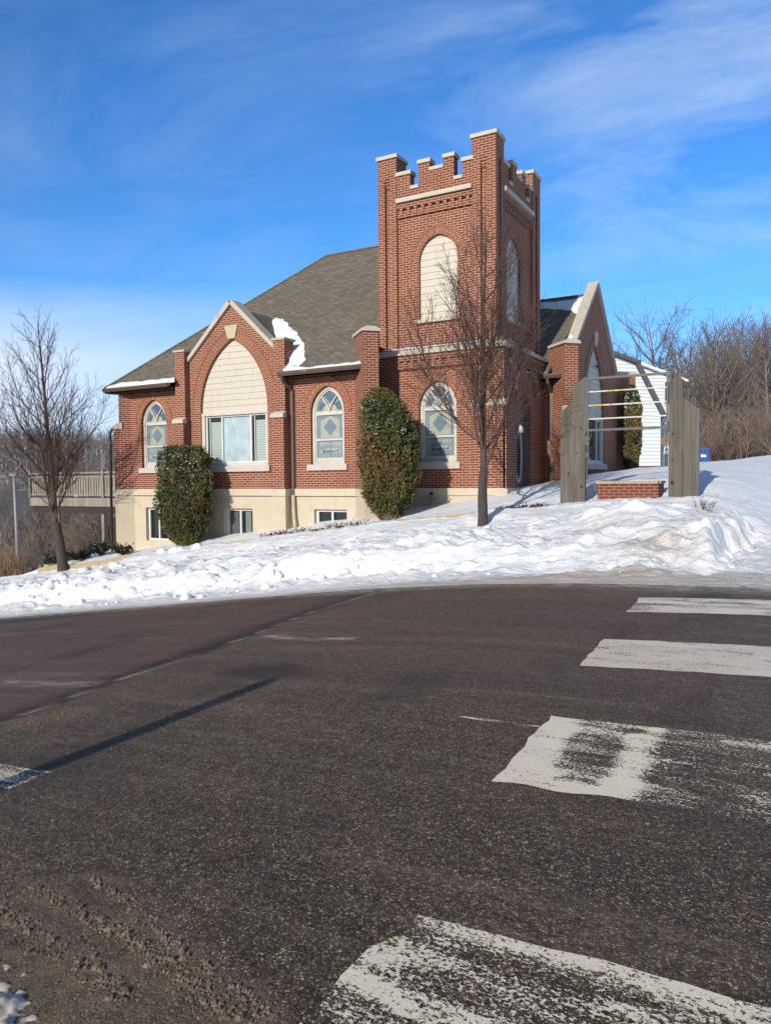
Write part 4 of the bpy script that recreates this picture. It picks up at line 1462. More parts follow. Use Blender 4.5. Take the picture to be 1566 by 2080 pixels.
# right wing roof
WZ = 6.30; WEY = 21.75; WEZ = 3.05
wr = MB()
roof_slab(wr, [(-11.5, WEY, WEZ), (XG - .28, WEY, WEZ), (XG - .28, GC, WZ), (-11.5, GC, WZ)])
roof_slab(wr, [(-11.5, GC, WZ), (XG - .28, GC, WZ), (XG - .28, 2 * GC - WEY, WEZ), (-11.5, 2 * GC - WEY, WEZ)])
put('wing_roof', wr, M_shingle, church)
# ridge caps
for q0, q1 in (((EX, EY, EZ), (RX0, RY, RZ)), ((RX0, RY, RZ), (RX1, RY, RZ)), ((-11.5, GC, WZ), (XG - .3, GC, WZ))):
    rc = MB(); rc.tube([q0, q1], .05, 6); put('ridge_cap', rc, M_shingle, church)

# gutters, soffits and downspouts
def gutter(a, b2, out, parent):
    a = Vector(a); b2 = Vector(b2); o = Vector(out)
    d = (b2 - a)
    m = MB()
    prof = [(0, 0), (.0, -.125), (.055, -.125), (.095, -.06), (.105, -.012), (.105, .0), (.095, .0), (.09, -.02), (.012, -.02), (.012, 0)]
    m.prism([a + o * (p - .03) + Vector((0, 0, z + .02)) for p, z in prof], d)
    g = put('gutter', m, M_brown, parent)
    return g


def soffit(x0, x1, y0, y1, z, parent):
    m = MB(); m.box(x0, x1, y0, y1, z - .16, z - .11); m.box(x0, x1, y0, y0 + .02, z - .16, z - .02)
    put('soffit', m, M_brownd, parent)


gutter((EX - .02, EY, EZ - .02), (-17.75, EY, EZ - .02), (0, -1, 0), church)
gutter((-13.42, EY, EZ - .02), (XR + .22, EY, EZ - .02), (0, -1, 0), church)
gutter((EX, BY, EZ - .02), (EX, EY + .02, EZ - .02), (-1, 0, 0), church)
gutter((-7.15, WEY, WEZ - .02), (XG + .12, WEY, WEZ - .02), (0, -1, 0), church)
soffit(EX, -17.72, EY + .02, YW - .003, EZ, church); soffit(-13.34, XR + .0, EY + .02, YW - .003, EZ, church); soffit(-7.2, XG, WEY + .02, YG0 - .003, WEZ, church)


def downspout(pts, parent, w=.085, m=None, split=None):
    b = MB()
    for a, c in zip(pts, pts[1:]):
        b.bar(a, c, w, w * .8, (0, 1, .02))
    return put('downspout', b, m or M_brown, parent)


downspout([(-13.28, EY - .03, EZ - .13), (-13.28, EY + .02, EZ - .26), (-13.22, YW - .06, EZ - .50), (-13.22, YW - .06, -.46)], church)
downspout([(-13.22, YW - .07, -.44), (-13.20, YW - .08, -1.0), (-13.12, YW - .12, -1.5)], church, .095, M_beigepipe)
downspout([(-6.72, WEY - .03, WEZ - .13), (-6.72, WEY + .02, WEZ - .26), (-6.72, YG0 - .06, WEZ - .50), (-6.72, YG0 - .06, -.25), (-6.66, YG0 - .2, -.34)], church)
downspout([(XL - .25, 18.5, 2.02), (XL - .80, 18.3, 1.90), (XL - .93, 18.25, 1.72), (XL - .98, 18.25, -2.6)], church, .075)


# --- snow lying on the church ---------------------------------------
def snow_patch(name, poly, p0, nrm, th=.04):
    """snow on a sloping plane, outline softened and edge thinned"""
    nrm = Vector(nrm).normalized()
    pts = [on_plane(x, y, p0, nrm) for x, y in poly]
    # subdivide and jitter
    out = []
    for a, c in zip(pts, pts[1:] + pts[:1]):
        k = max(1, int((c - a).length / .12))
        for i in range(k):
            t = i / k; p = a.lerp(c, t)
            j = .07 * noise.noise_vector(p * 4) + .03 * noise.noise_vector(p * 13)
            out.append(p + j - nrm * j.dot(nrm))
    c = sum(out, Vector()) / len(out)
    t1 = Vector((0, 0, 1)).cross(nrm).normalized(); t2 = nrm.cross(t1)
    k = len(out)
    P2 = [Vector(((p - c).dot(t1), (p - c).dot(t2))) for p in out]
    xs = [p.x for p in P2]; ys = [p.y for p in P2]
    inn = []
    st = .10
    yy = min(ys)
    pl = [tuple(p) for p in P2]
    while yy < max(ys):
        xx = min(xs)
        while xx < max(xs):
            if inside((xx, yy), pl): inn.append(Vector((xx + .02 * noise.noise(Vector((xx * 9, yy * 9, 0))), yy)))
            xx += st
        yy += st
    vs_, es_, fs_, *_ = delaunay_2d_cdt(P2 + inn, [(i, (i + 1) % k) for i in range(k)], [], 0, 1e-6)
    mb = MB()
    def lift(q):
        d = min(seg_dist((q.x, q.y), pl + [pl[0]])[0], .25)
        h = .012 + th * (1 - (1 - d / .25) ** 2) * (1 + .4 * noise.noise(Vector((q.x * 3, q.y * 3, 1))))
        return c + t1 * q.x + t2 * q.y + nrm * h
    base = len(mb.v)
    mb.v = [lift(q) for q in vs_]
    for f in fs_:
        cc = sum((vs_[i] for i in f), Vector((0, 0))) / len(f)
        if inside(tuple(cc), pl):
            mb.f.append(tuple(f)); mb.m.append(0); mb.uv.append(None)
    o = put(name, mb, M_snowp, None, None, True)
    o['kind'] = 'stuff'
    return o


main_p, main_n = (-15, EY, EZ), (0, -SL, 1)
snow_patch('roof_snow', [(553, 650), (562, 645), (574, 648), (590, 664), (606, 680), (617, 698), (622, 718), (621, 732), (612, 740), (604, 746), (590, 742), (604, 744), (632, 746), (690, 739), (742, 732), (744, 738), (660, 748), (578, 757), (574, 752), (590, 735), (585, 712), (556, 700), (552, 680)], main_p, main_n)
snow_patch('roof_snow', [(214, 787), (240, 779), (300, 773), (355, 767), (355, 776), (290, 783), (216, 791)], main_p, main_n, .05)
wp, wn_ = (-7, WEY, WEZ), (0, -(WZ - WEZ) / (GC - WEY), 1)
snow_patch('roof_snow', [(1096, 614), (1130, 613), (1165, 608), (1186, 600), (1196, 592), (1199, 586), (1200, 600), (1180, 650), (1160, 690), (1154, 690), (1168, 655), (1173, 640), (1160, 631), (1130, 628), (1096, 628)], wp, wn_)
snow_patch('roof_snow', [(1066, 757), (1078, 745), (1096, 735), (1098, 742), (1090, 752), (1110, 757), (1090, 761)], wp, wn_)
sn = MB()
def ledge(a, b2, wdt, hgt, nrm):
    a = Vector(a); b2 = Vector(b2); nn = Vector(nrm); k = max(3, int((b2 - a).length / .08)); rows = []
    for i in range(k + 1):
        p = a.lerp(b2, i / k); h = hgt * (.75 + .5 * noise.noise(p * 3)) * (1 if 0 < i < k else .3); wv = wdt * (.9 + .3 * noise.noise(p * 4))
        rows.append([p, p + Vector((0, 0, h * .9)) + nn * wv * .15, p + Vector((0, 0, h * .75)) + nn * wv * .7, p + nn * wv])
    base = len(sn.v)
    for r in rows: sn.v.extend(r)
    for i in range(k):
        for j in range(3):
            q = base + i * 4 + j
            sn.f.append((q, q + 1, q + 5, q + 4)); sn.m.append(0); sn.uv.append(None)
ledge((-10.7, YU + .02, 3.645), (-7.2, YU + .02, 3.645), .20, .075, (0, -1, 0))
ledge((XU + .0, YT - .05, 3.645), (XU + .0, 21.6, 3.645), .30, .10, (1, 0, 0))
ledge((XR - .1, YW + .05, 3.60), (XR - .1, YT - .1, 3.66), .18, .06, (1, 0, 0))
ledge((WT - .66, YT + .03, .45), (WT + .62, YT + .03, .45), .12, .035, (0, -1, 0))
ledge((-16.6, YW + .03, .45), (-14.2, YW + .03, .45), .10, .015, (0, -1, 0))
ledge((XG - .1, 24.9, .45), (XG - .1, 27.6, .45), .22, .09, (1, 0, 0))
hp = []
for k in range(13):
    t = math.pi * k / 12
    hp.append((DY - .95 * math.cos(t), 2.40 + .58 * math.sin(t) ** 1.1))
for (u0, z0), (u1, z1) in zip(hp[2:-1], hp[3:]):
    ledge(Fr(u0, z0, .02), Fr(u1, z1, .02), .17, .055 if u0 < DY + .3 else .03, (1, 0, 0))
ls = put('ledge_snow', sn, M_snowp, None, None, True); ls['kind'] = 'stuff'

# lantern beside the door, standpipe at the tower foot
ln = empty('wall_lantern', (XT + .1, 19.72, 1.2), 'white globe lantern fixed beside the side door of the tower', 'lantern')
b = MB(); b.bar((XT, 19.72, 1.2), (XT + .14, 19.72, 1.22), .03, .03); b.box(XT, XT + .02, 19.66, 19.78, 1.1, 1.3); put('bracket', b, M_steel, ln)
b = MB()
for k in range(6):
    pass
b.tube([(XT + .14, 19.72, 1.22), (XT + .14, 19.72, 1.25), (XT + .14, 19.72, 1.32), (XT + .14, 19.72, 1.40), (XT + .14, 19.72, 1.45)], [.03, .07, .085, .06, .01], 10)
put('globe', b, M_framew, ln, None, True)
sp = empty('standpipe', (-9.05, YT - .15, -.7), 'short grey standpipe with a valve at the foot of the tower wall', 'pipe')
b = MB(); b.tube([(-9.05, YT - .15, -.75), (-9.05, YT - .15, -.44)], .03, 8); b.tube([(-9.05, YT - .15, -.52), (-8.95, YT - .17, -.55)], .022, 8); put('pipe', b, M_galv, sp)
b = MB(); b.tube([(-9.05, YT - .15, -.44), (-9.05, YT - .15, -.37)], .045, 8); put('valve', b, M_dark, sp)


# ------------------------------------------------------------------ sign stand and planter
SY = 16.74
sg = empty('sign_stand', (-3.45, SY, -.5), 'empty grey steel sign frame between weathered grey timber posts', 'sign')
def board(x0, x1, z00, z01, dy):
    b = MB(); y0 = SY + dy
    zb = snow_z((x0 + x1) / 2, SY) - .35
    n_ = 6
    # sheared-top board with slightly wavy edges
    prof = [(x0, zb), (x1, zb), (x1, z01), (x0, z00)]
    b.prism([(x, y0, z) for x, z in prof], (0, .09, 0))
    return b
lp = put('post', board(-4.605, -4.325, 2.00, 2.24, 0), M_wood, sg)
put('plank', board(-4.89, -4.608, 1.46, 1.72, .03), M_wood, lp)
rp = put('post', board(-2.575, -2.30, 2.27, 2.00, 0), M_wood, sg)
put('plank', board(-2.297, -2.02, 1.69, 1.44, .03), M_wood, rp)
for par, q in ((rp, [(-2.50, 2.10, .03), (-2.49, .90, .022), (-2.49, .36, .018), (-2.50, -.12, .035)]), (lp, [(-4.42, 1.1, .02), (-4.5, .55, .018), (-4.40, -.2, .03), (-4.7, .1, .02)])):
    for x, z, r in q:
        kn = MB(); kn.face([(x + r * math.cos(a * .7854), SY - .003, z + 1.3 * r * math.sin(a * .7854)) for a in range(8)]); put('knot', kn, M_dry, par)
for par, x0, x1, z0, z1 in ((rp, -2.585, -2.29, 2.28, 1.995), (rp, -2.31, -2.0, 1.70, 1.43)):
    capm = MB(); capm.prism([(x0, SY - .02, z0), (x1, SY - .02, z1), (x1, SY - .02, z1 + .022), (x0, SY - .02, z0 + .022)], (0, .15, 0)); put('post_cap', capm, M_wood, par)
edge = MB(); edge.box(-2.02, -1.985, SY + .01, SY + .13, snow_z(-2, SY) - .3, 1.42); put('corner_strip', edge, M_steel, sg)
frm = MB()
xa, xb, za, zb_ = -4.30, -2.59, 1.02, 2.20
ft = .05
frm.box(xa, xb, SY - .01, SY + .05, zb_ - ft, zb_); frm.box(xa, xb, SY - .01, SY + .05, za, za + ft)
frm.box(xa, xa + .05, SY - .009, SY + .049, za + ft, zb_ - ft); frm.box(xb - .035, xb, SY - .009, SY + .049, za + ft, zb_ - ft)
frm.box(xa - .03, xa - .002, SY - .02, SY + .05, za - .02, zb_ + .02)
frm.bar((-3.55, SY + .02, 2.2), (-3.55, SY + .02, 2.25), .012, .012)
put('frame', frm, M_steel, sg)
for z, ys in ((1.885, (.28, .44)), (1.58, (.05, .24))):
    pass
for z, seg in ((1.885, ((.26, .36), (.40, .47))), (1.585, ((.06, .22), (.3, .33))), (1.29, ())):
    b = MB(); b.tube([(xa + .05, SY + .02, z), (xb - .03, SY + .02, z)], .016, 8); rl = put('rail', b, M_pale, sg)
    for s0, s1 in seg:
        L = xb - xa; y = MB(); y.tube([(xa + L * s0, SY + .02, z), (xa + L * s1, SY + .02, z)], .0175, 8); put('tape', y, M_yellow, rl)
cb = MB()
cb.tube([(-4.29, SY + .02, 1.0), (-4.29, SY + .02, -.05)], .018, 6)
cb.box(-4.32, -4.24, SY + .0, SY + .06, .72, .92); cb.box(-4.32, -4.25, SY + .0, SY + .06, .45, .55)
cb.tube([(-4.28, SY, .8), (-4.22, SY - .02, .83), (-4.18, SY - .02, .92), (-4.19, SY - .02, .98)], .012, 5)
put('conduit', cb, M_steel, sg)
cable = MB()
cable.tube([(-4.29, SY + .03, -.02), (-4.24, SY + .1, -.1), (-4.12, SY + .15, -.11), (-4.0, SY + .2, -.06), (-3.87, SY + .2, -.055), (-3.78, SY + .2, -.1), (-3.72, SY + .18, -.17)], .009, 5)
cable.tube([(-4.13, SY + .1, -.3), (-4.13, SY + .12, -.13)], .008, 4)
tag(put('cable', cable, M_cable, None, (-4.2, SY + .1, -.3)), 'grey cable looping from the sign post to the brick planter', 'cable')

pl_ = empty('brick_planter', (-3.44, SY + .3, -.45), 'low red brick planter with tan stone cap between sign posts', 'planter')
b = MB(); px0, px1, py0, py1 = -4.08, -2.79, SY + .12, SY + .80
for q in ((px0, px1, py0, py0 + .1), (px0, px1, py1 - .1, py1), (px0, px0 + .1, py0 + .1, py1 - .1), (px1 - .1, px1, py0 + .1, py1 - .1)):
    b.box(*q, -.75, -.145)
put('brick_wall', b, M_plant, pl_)
b = MB()
k = 0; x = px0 - .03
for wdt in (.42, .09, .10, .22, .16, .145, .18):
    b.box(x, min(x + wdt - .005, px1 + .045), py0 - .03, py0 + .12, -.142, -.082); x += wdt
b.box(px0 - .03, px0 + .11, py0 + .125, py1 + .03, -.142, -.082); b.box(px1 - .11, px1 + .03, py0 + .125, py1 + .03, -.142, -.083); b.box(px0 + .115, px1 - .115, py1 - .11, py1 + .03, -.142, -.082)
put('cap_stone', b, M_block, pl_)
b = MB(); b.box(px0 + .1, px1 - .1, py0 + .12, py1 - .1, -.5, -.088); sn2 = put('planter_snow', b, M_snowp); sn2['kind'] = 'stuff'

# ------------------------------------------------------------------ retaining wall of tan blocks
rwall = empty('retaining_wall', (-13, 16.25, -2.2), 'low tan block wall edging the planting bed below the church', 'wall')
b = MB(); x = -22.4; rnd = random.Random(5)
while x < -5.6:
    L = .60; zl, zr_ = snow_z(x, 16.5) - .02, snow_z(x + L, 16.5) - .02
    yo = rnd.uniform(-.008, .008)
    q = [(x, 16.13 + yo, min(zl, zr_) - .6), (x + L - .006, 16.13 + yo, min(zl, zr_) - .6), (x + L - .006, 16.13 + yo, zr_), (x, 16.13 + yo, zl)]
    b.prism(q, (0, .22, 0)); x += L
y = 16.37
while y < 19.5:
    z = snow_z(-22.1, y) + .02
    b.box(-22.4, -22.16, y, y + .385, z - .6, z + .02); y += .4
put('block_course', b, M_block, rwall)


# ------------------------------------------------------------------ vegetation
def grow(mb, p, d, L, r, lev, rnd, P, mi=0):
    """one limb with its side shoots; P holds the habit of the tree"""
    segs = max(3, int(L / P['seg'][min(lev, len(P['seg']) - 1)]))
    pts = [p.copy()]; rads = [r]; dirs = [d.copy()]
    tip = P['tip']
    for k in range(segs):
        t = (k + 1) / segs
        d = d + Vector((rnd.gauss(0, 1), rnd.gauss(0, 1), rnd.gauss(0, .6))) * P['wig'][min(lev, len(P['wig']) - 1)]
        d.z += P['lift'][min(lev, len(P['lift']) - 1)]
        d.normalize()
        p = p + d * (L / segs); pts.append(p); rads.append(max(tip, r * (1 - t) ** .8 + tip * t)); dirs.append(d.copy())
    mb.tube(pts, rads, P['sides'][min(lev, len(P['sides']) - 1)], mi, cap=lev == 0)
    if lev >= P['levels']: return
    cnt = P['kids'][lev]; n_ = max(1, int(cnt * (L if P.get('perm', True) and lev > 0 else 1) * rnd.uniform(.85, 1.15)))
    for q in range(n_):
        t = P['start'][lev] + (1 - P['start'][lev]) * ((q + rnd.random()) / n_) ** (1.2 if lev == 0 and P.get('low', True) else 1) * .97
        i = min(segs - 1, int(t * segs)); fr = t * segs - i
        bp = pts[i].lerp(pts[i + 1], fr); bd = dirs[i + 1]
        s = bd.cross(Vector((0, 0, 1)))
        if s.length < .1: s = Vector((1, 0, 0))
        s.normalize()
        an = q * 2.39996 + rnd.uniform(-.5, .5)
        s = Matrix.Rotation(an, 3, bd) @ s
        spread = R(rnd.uniform(*P['ang'][lev]))
        nd = (bd * math.cos(spread) + s * math.sin(spread)).normalized()
        if lev == 0:
            ll = P['prim'](t) * rnd.uniform(.8, 1.15)
        else:
            ll = L * P['ratio'][lev] * (1.05 - t * .62) * rnd.uniform(.6, 1.2)
        if ll < P['minlen']: continue
        rr = min(rads[i] * .72, max(tip, P['rk'][lev] * ll))
        grow(mb, bp, nd, ll, rr, lev + 1, rnd, P, mi)


TREE = dict(seg=[.16, .13, .10, .08, .08], wig=[.014, .055, .08, .10, .1], lift=[.02, .060, .06, .05, .04], sides=[9, 6, 4, 3, 3], levels=4, kids=[27, 7.0, 8.0, 6.0], start=[.0, .12, .10, .1],
            ang=[(22, 60), (18, 42), (22, 48), (22, 48)], ratio=[0, .50, .46, .42], rk=[.0092, .0062, .005, .005], tip=.0034, minlen=.08, prim=lambda t: 3.7 * (1 - .80 * t ** .8) + .15)


def bare_tree(name, base, fork, height, rad, lean, seed, P, label, cat, group=None, mats=None, lead=1.0):
    rnd = random.Random(seed)
    root = empty(name, base, label, cat, group)
    b = MB(); base = Vector(base)
    pts = []; rads = []
    for k in range(9):
        t = k / 8
        pts.append(base + Vector((lean[0] * t * t, lean[1] * t * t, -.15 + (fork + .15) * t)) + Vector((.012 * math.sin(t * 7), .01 * math.cos(t * 9), 0)))
        rads.append(rad * (1.18 - .28 * t) * (1 + .25 * max(0, .18 - t) / .18))
    b.tube(pts, rads, 12)
    put('trunk', b, (mats or (M_bark, M_twig))[0], root, None, True)
    c = MB()
    lead_d = (pts[-1] - pts[-2]).normalized()
    grow(c, pts[-1] - Vector((0, 0, .05)), (lead_d * .06 + Vector((0, 0, .94))).normalized(), height - fork, rad * .80 * lead, 0, rnd, P)
    put('crown', c, (mats or (M_bark, M_twig))[1], root, None, True)
    return root


t1 = ground_hit(980, 1066); t1 = Vector((t1.x, t1.y, snow_z(t1.x, t1.y)))
t2 = ground_hit(128, 1162)
t2 = Vector((on_plane(128, 1160, (0, 16.0, 0), Vector((0, 1, 0))).x, 16.0, 0)); t2.z = snow_z(t2.x, t2.y)
bare_tree('bare_tree', t1, 1.22, 6.3, .098, (.03, 0), 11, dict(TREE), 'leafless young tree rooted in snow in front of the tower', 'tree')
P2 = dict(TREE); P2['prim'] = lambda t: 3.7 * (1 - .78 * t ** .8) + .15; P2['ang'] = [(22, 58), (18, 42), (22, 48), (22, 48)]; P2['kids'] = [33, 5.8, 6.6, 5.0]; P2['tip'] = .0040; P2['minlen'] = .12
bare_tree('bare_tree', t2, 1.55, 8.1, .145, (-.30, 0), 29, P2, 'leafless tree with a leaning trunk left of the church', 'tree', lead=.85)


def cedar(name, base, hw, hd, h, top_fn, seed, label, n=5200, mats=None, size=.037, flecks=.02, flat=0, bth=.24):
    """clipped evergreen: woody core, then thousands of small upright sprays"""
    rnd = random.Random(seed); base = Vector(base)
    root = empty(name, base, label, 'evergreen shrub')
    def prof(t):                      # half-width factor by height
        return lerp_tab([(0, .30), (.06, .58), (.18, .84), (.38, 1.0), (.70, .97), (.88, .88 + .06 * (flat if flat > 0 else 3.4 * flat)), (.96, .72 + .16 * (flat if flat > 0 else 2.6 * flat)), (1, .42 + .36 * flat)], t)
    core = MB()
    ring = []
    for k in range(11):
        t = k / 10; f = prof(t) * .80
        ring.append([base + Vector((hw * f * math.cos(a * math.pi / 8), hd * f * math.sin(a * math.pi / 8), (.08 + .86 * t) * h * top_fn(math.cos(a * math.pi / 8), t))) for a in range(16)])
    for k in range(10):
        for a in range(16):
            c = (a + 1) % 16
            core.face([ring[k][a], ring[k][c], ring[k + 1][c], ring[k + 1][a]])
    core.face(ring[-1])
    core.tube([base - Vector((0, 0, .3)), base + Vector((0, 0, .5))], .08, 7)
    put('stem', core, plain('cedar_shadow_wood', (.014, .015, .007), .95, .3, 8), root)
    fo = MB(); fmats = mats or GREENS
    for i in range(n):
        t = rnd.random() ** .92
        an = rnd.uniform(0, 2 * math.pi)
        ca, sa = math.cos(an), math.sin(an)
        lump = 1 + .22 * noise.noise(Vector((ca * 2.2, sa * 2.2, t * 5 + seed))) + .17 * noise.noise(Vector((ca * 6, sa * 6, t * 13 + seed)))
        rr = prof(t) * lump * (1.03 - .24 * rnd.random() ** 1.5 + (.09 * rnd.random() if rnd.random() < .12 else 0))
        if noise.noise(Vector((ca * 3.1 + 9, sa * 3.1, t * 7 + seed))) < -.30 and rnd.random() < .75: rr *= .84
        if t > .93: rr *= math.sqrt(rnd.random())
        p = base + Vector((hw * rr * ca, hd * rr * sa, t * h * top_fn(ca * rr, t)))
        cl = noise.noise(Vector((p.x * 2.1, p.y * 2.1, p.z * 1.6 + seed))) + .6 * noise.noise(p * 6) + rnd.uniform(-.35, .35)
        brown = noise.noise(Vector((p.x * 1.3 + 5, p.y * 1.3, p.z * 1.1))) + rnd.uniform(-.25, .25) - (t - .45) * .6
        mi = 0 if cl < -.32 else (1 if cl < .22 else 2)
        if brown > bth: mi = 3 if rnd.random() < .7 else 2
        snow_fleck = t > .55 and rnd.random() < flecks * (3 if .70 < t < .92 else .8) * (1 + 2 * max(0, noise.noise(p * 4)))
        outw = Vector((ca / max(hw, .1), sa / max(hd, .1), 0)).normalized()
        tang = Vector((-outw.y, outw.x, 0))
        for q in range(3):
            up_ = (Vector((0, 0, 1)) * rnd.uniform(.5, 1.2) + outw * rnd.uniform(-.1, .9) + tang * rnd.uniform(-.8, .8)).normalized()
            sd = up_.cross(Vector((rnd.gauss(0, 1), rnd.gauss(0, 1), rnd.gauss(0, .4))))
            if sd.length < .05: continue
            sd.normalize()
            L = size * rnd.uniform(.7, 1.6); wd = L * rnd.uniform(.28, .5)
            o = p + Vector((rnd.gauss(0, .02), rnd.gauss(0, .02), rnd.gauss(0, .02)))
            fo.face([o - sd * wd * .3, o + sd * wd * .3, o + up_ * L * .6 + sd * wd, o + up_ * L, o + up_ * L * .6 - sd * wd], mi)
        if snow_fleck:  # flecks of snow caught on the upper sprays
            for _q in range(3):
                L = size * rnd.uniform(.12, .45); o = p + Vector((rnd.gauss(0, .03), rnd.gauss(0, .03), rnd.gauss(0, .02)))
                fo.face([o + outw * .035 + tang * (L * math.cos(a * 1.05) * rnd.uniform(.7, 1.4)) + Vector((0, 0, .5 * L * math.sin(a * 1.05))) + outw * .02 * rnd.random() for a in range(6)], 4)
    put('foliage', fo, fmats, root)
    return root


def base_at(px, py, Y):
    p = on_plane(px, py, (0, Y, 0), Vector((0, 1, 0))); return Vector((p.x, Y, snow_z(p.x, Y)))


c1 = base_at(376, 1050, 17.12)
cedar('arborvitae', c1, .86, .62, 1.03 - c1.z + .02, lambda c, t: 1 + .0 * c, 3, 'flat topped arborvitae with snow flecks below the big gable window', 15000, flecks=.035, flat=1)
c2 = base_at(790, 1000, 17.0)
cedar('arborvitae', c2, .74, .56, 2.28 - c2.z - .02, lambda c, t: 1.02 - .20 * max(0, c + .15) * t, 8, 'tall shaggy arborvitae with browned patches at the tower corner', 15500, flecks=.018, flat=.4)
c3 = at_depth(1281, 968, 29.0); c3.z = snow_z(c3.x, c3.y)
cedar('arborvitae', c3, .34, .36, 3.25, lambda c, t: 1, 12, 'slim columnar arborvitae behind the far corner of the side gable', 5200, size=.06, flecks=.03, flat=-.55, bth=.5)


def juniper(base, rx_, ry_, h, seed, label, n=900):
    rnd = random.Random(seed); base = Vector(base)
    root = empty('juniper', base, label, 'low shrub')
    st = MB(); fo = MB()
    for k in range(16):
        an = rnd.uniform(0, 6.283); e = Vector((rx_ * math.cos(an), ry_ * math.sin(an), 0)) * rnd.uniform(.5, 1)
        zt = h * rnd.uniform(.35, 1)
        mid = base + e * .45 + Vector((0, 0, zt * .6)); end = base + e + Vector((0, 0, zt))
        st.tube([base, mid, end], [.02, .012, .005], 4)
        for q in range(n // 16):
            t = rnd.uniform(.25, 1); p = (base.lerp(mid, t * 2) if t < .5 else mid.lerp(end, t * 2 - 1)) + Vector((rnd.gauss(0, .06), rnd.gauss(0, .06), rnd.gauss(0, .045)))
            dr_ = (e.normalized() * .7 + Vector((rnd.gauss(0, .5), rnd.gauss(0, .5), rnd.uniform(0, .9)))).normalized()
            sd = dr_.cross(Vector((rnd.gauss(0, 1), rnd.gauss(0, 1), rnd.gauss(0, 1)))).normalized()
            L = rnd.uniform(.05, .12)
            fo.face([p - sd * .008, p + sd * .008, p + dr_ * L * .6 + sd * .018, p + dr_ * L, p + dr_ * L * .6 - sd * .018], rnd.choice((0, 0, 1, 2, 3)))
            if rnd.random() < .045 and t > .4:
                r = rnd.uniform(.02, .055); pp = p + Vector((0, 0, .03))
                fo.face([pp + Vector((r * math.cos(a * 1.05), r * math.sin(a * 1.05), .008 * (a % 2))) for a in range(6)], 4)
    put('stem', st, M_bark, root); put('foliage', fo, JUNI, root)


def gz_pt(px, py, Y):
    p = on_plane(px, py, (0, Y, 0), Vector((0, 1, 0))); return Vector((p.x, Y, snow_z(p.x, Y)))


juniper(gz_pt(160, 1145, 16.9), .9, .4, .42, 1, 'dark spreading juniper beside the leaning tree trunk', 1300)
juniper(gz_pt(112, 1150, 16.8), .55, .4, .34, 2, 'small snow dusted juniper at the end of the block wall', 800)
juniper(gz_pt(205, 1120, 17.3), .6, .4, .5, 3, 'snow capped juniper mound under the deck post', 1000)
juniper(gz_pt(250, 1125, 16.7), .55, .28, .34, 4, 'upright dark juniper tuft in front of the corner window', 800)


def dry_clump(base, seed, label, mat_=M_dry, h=.14, w_=.18, n=34, group=None, name='dead_plant', leaf=.04):
    rnd = random.Random(seed); base = Vector(base); b = MB()
    for k in range(n):
        p = base + Vector((rnd.gauss(0, w_), rnd.gauss(0, .05), 0)); d = Vector((rnd.gauss(0, .5), rnd.gauss(0, .4), 1)).normalized(); L = h * rnd.uniform(.4, 1.2)
        b.tube([p - Vector((0, 0, .05)), p + d * L * .6, p + d * L + Vector((rnd.gauss(0, .02), 0, -.02))], [.004, .003, .002], 3)
        for q in range(2):
            o = p + d * L * rnd.uniform(.4, 1); s = Vector((rnd.gauss(0, 1), rnd.gauss(0, 1), rnd.gauss(0, .7))).normalized() * leaf * rnd.uniform(.5, 1.2); u = s.cross(Vector((rnd.gauss(0, 1), rnd.gauss(0, 1), rnd.gauss(0, 1)))).normalized() * leaf * .5
            b.face([o, o + s * .5 + u, o + s, o + s * .5 - u])
    o = put(name, b, mat_, None, base)
    tag(o, label, 'dead plant', group)
    return o


for k in range(12):
    px = 545 + k * 17; Y = 16.34
    dry_clump(gz_pt(px, 1100 - (px - 545) * .13, Y), 30 + k, 'blackened dead perennial along the edge of the wing bed', group='dead perennials edging the snowy bed', h=.10 + .05 * (k % 3))
for k in range(5):
    dry_clump(gz_pt(1022 + k * 18, 1035, 16.38), 50 + k, 'blackened dead perennial on the bed edge left of the sign', group='dead perennials by the sign', h=.07)
dry_clump(ground_hit(1432, 1036) + Vector((0, 0, .0)), 60, 'small reddish weed standing in snow by the right post', plain('red_weed', (.13, .07, .05), .9, .3), .30, .06, 26, leaf=.03, name='weed')
dry_clump(gz_pt(1247, 1012, 15.9), 61, 'single dead stalk poking out of the snow before the planter', M_dry, .18, .02, 3, leaf=.01, name='weed')
dry_clump(gz_pt(795, 1062, 16.5), 62, 'pale dry stems at the foot of the tower arborvitae', plain('straw', (.35, .27, .20), .9), .22, .12, 26, leaf=.012, name='weed')

# ------------------------------------------------------------------ deck on the left side
dk = empty('deck', (-22.5, 21.5, -1.5), 'raised weathered timber deck on posts beside the church', 'deck')
YD = 20.6
def dkp(px, py): return on_plane(px, py, (0, YD, 0), Vector((0, 1, 0)))
xl = dkp(62, 1000).x; xr = XL - .05
zt, zf, zb2 = dkp(200, 958).z, dkp(200, 1012).z, dkp(200, 1026).z
b = MB(); b.box(xl, xr, YD, YD + 3.4, zf - .04, zf); put('floor', b, M_deckw, dk)
b = MB(); b.box(xl - .02, xr, YD - .04, YD - .002, zb2 - .06, zf + .01); b.box(xl + .05, xr, YD + .15, YD + .3, zb2 - .30, zf - .05); put('beam', b, M_deckw, dk)
b = MB(); b.box(xl + .1, xr, YD + .02, YD + .14, zb2 - .34, zb2 - .07); put('joist', b, M_brownd, dk)
rl = MB(); rl.box(xl, xr - .1, YD - .05, YD + .05, zt - .07, zt); rl.box(xl, xr - .1, YD - .02, YD + .02, zt - .24, zt - .15); rl.box(xl, xr - .1, YD - .02, YD + .02, zf + .1, zf + .17)
x = xl + .12
while x < xr - .15:
    rl.box(x, x + .115, YD - .01, YD + .015, zf + .1, zt - .16); x += .155
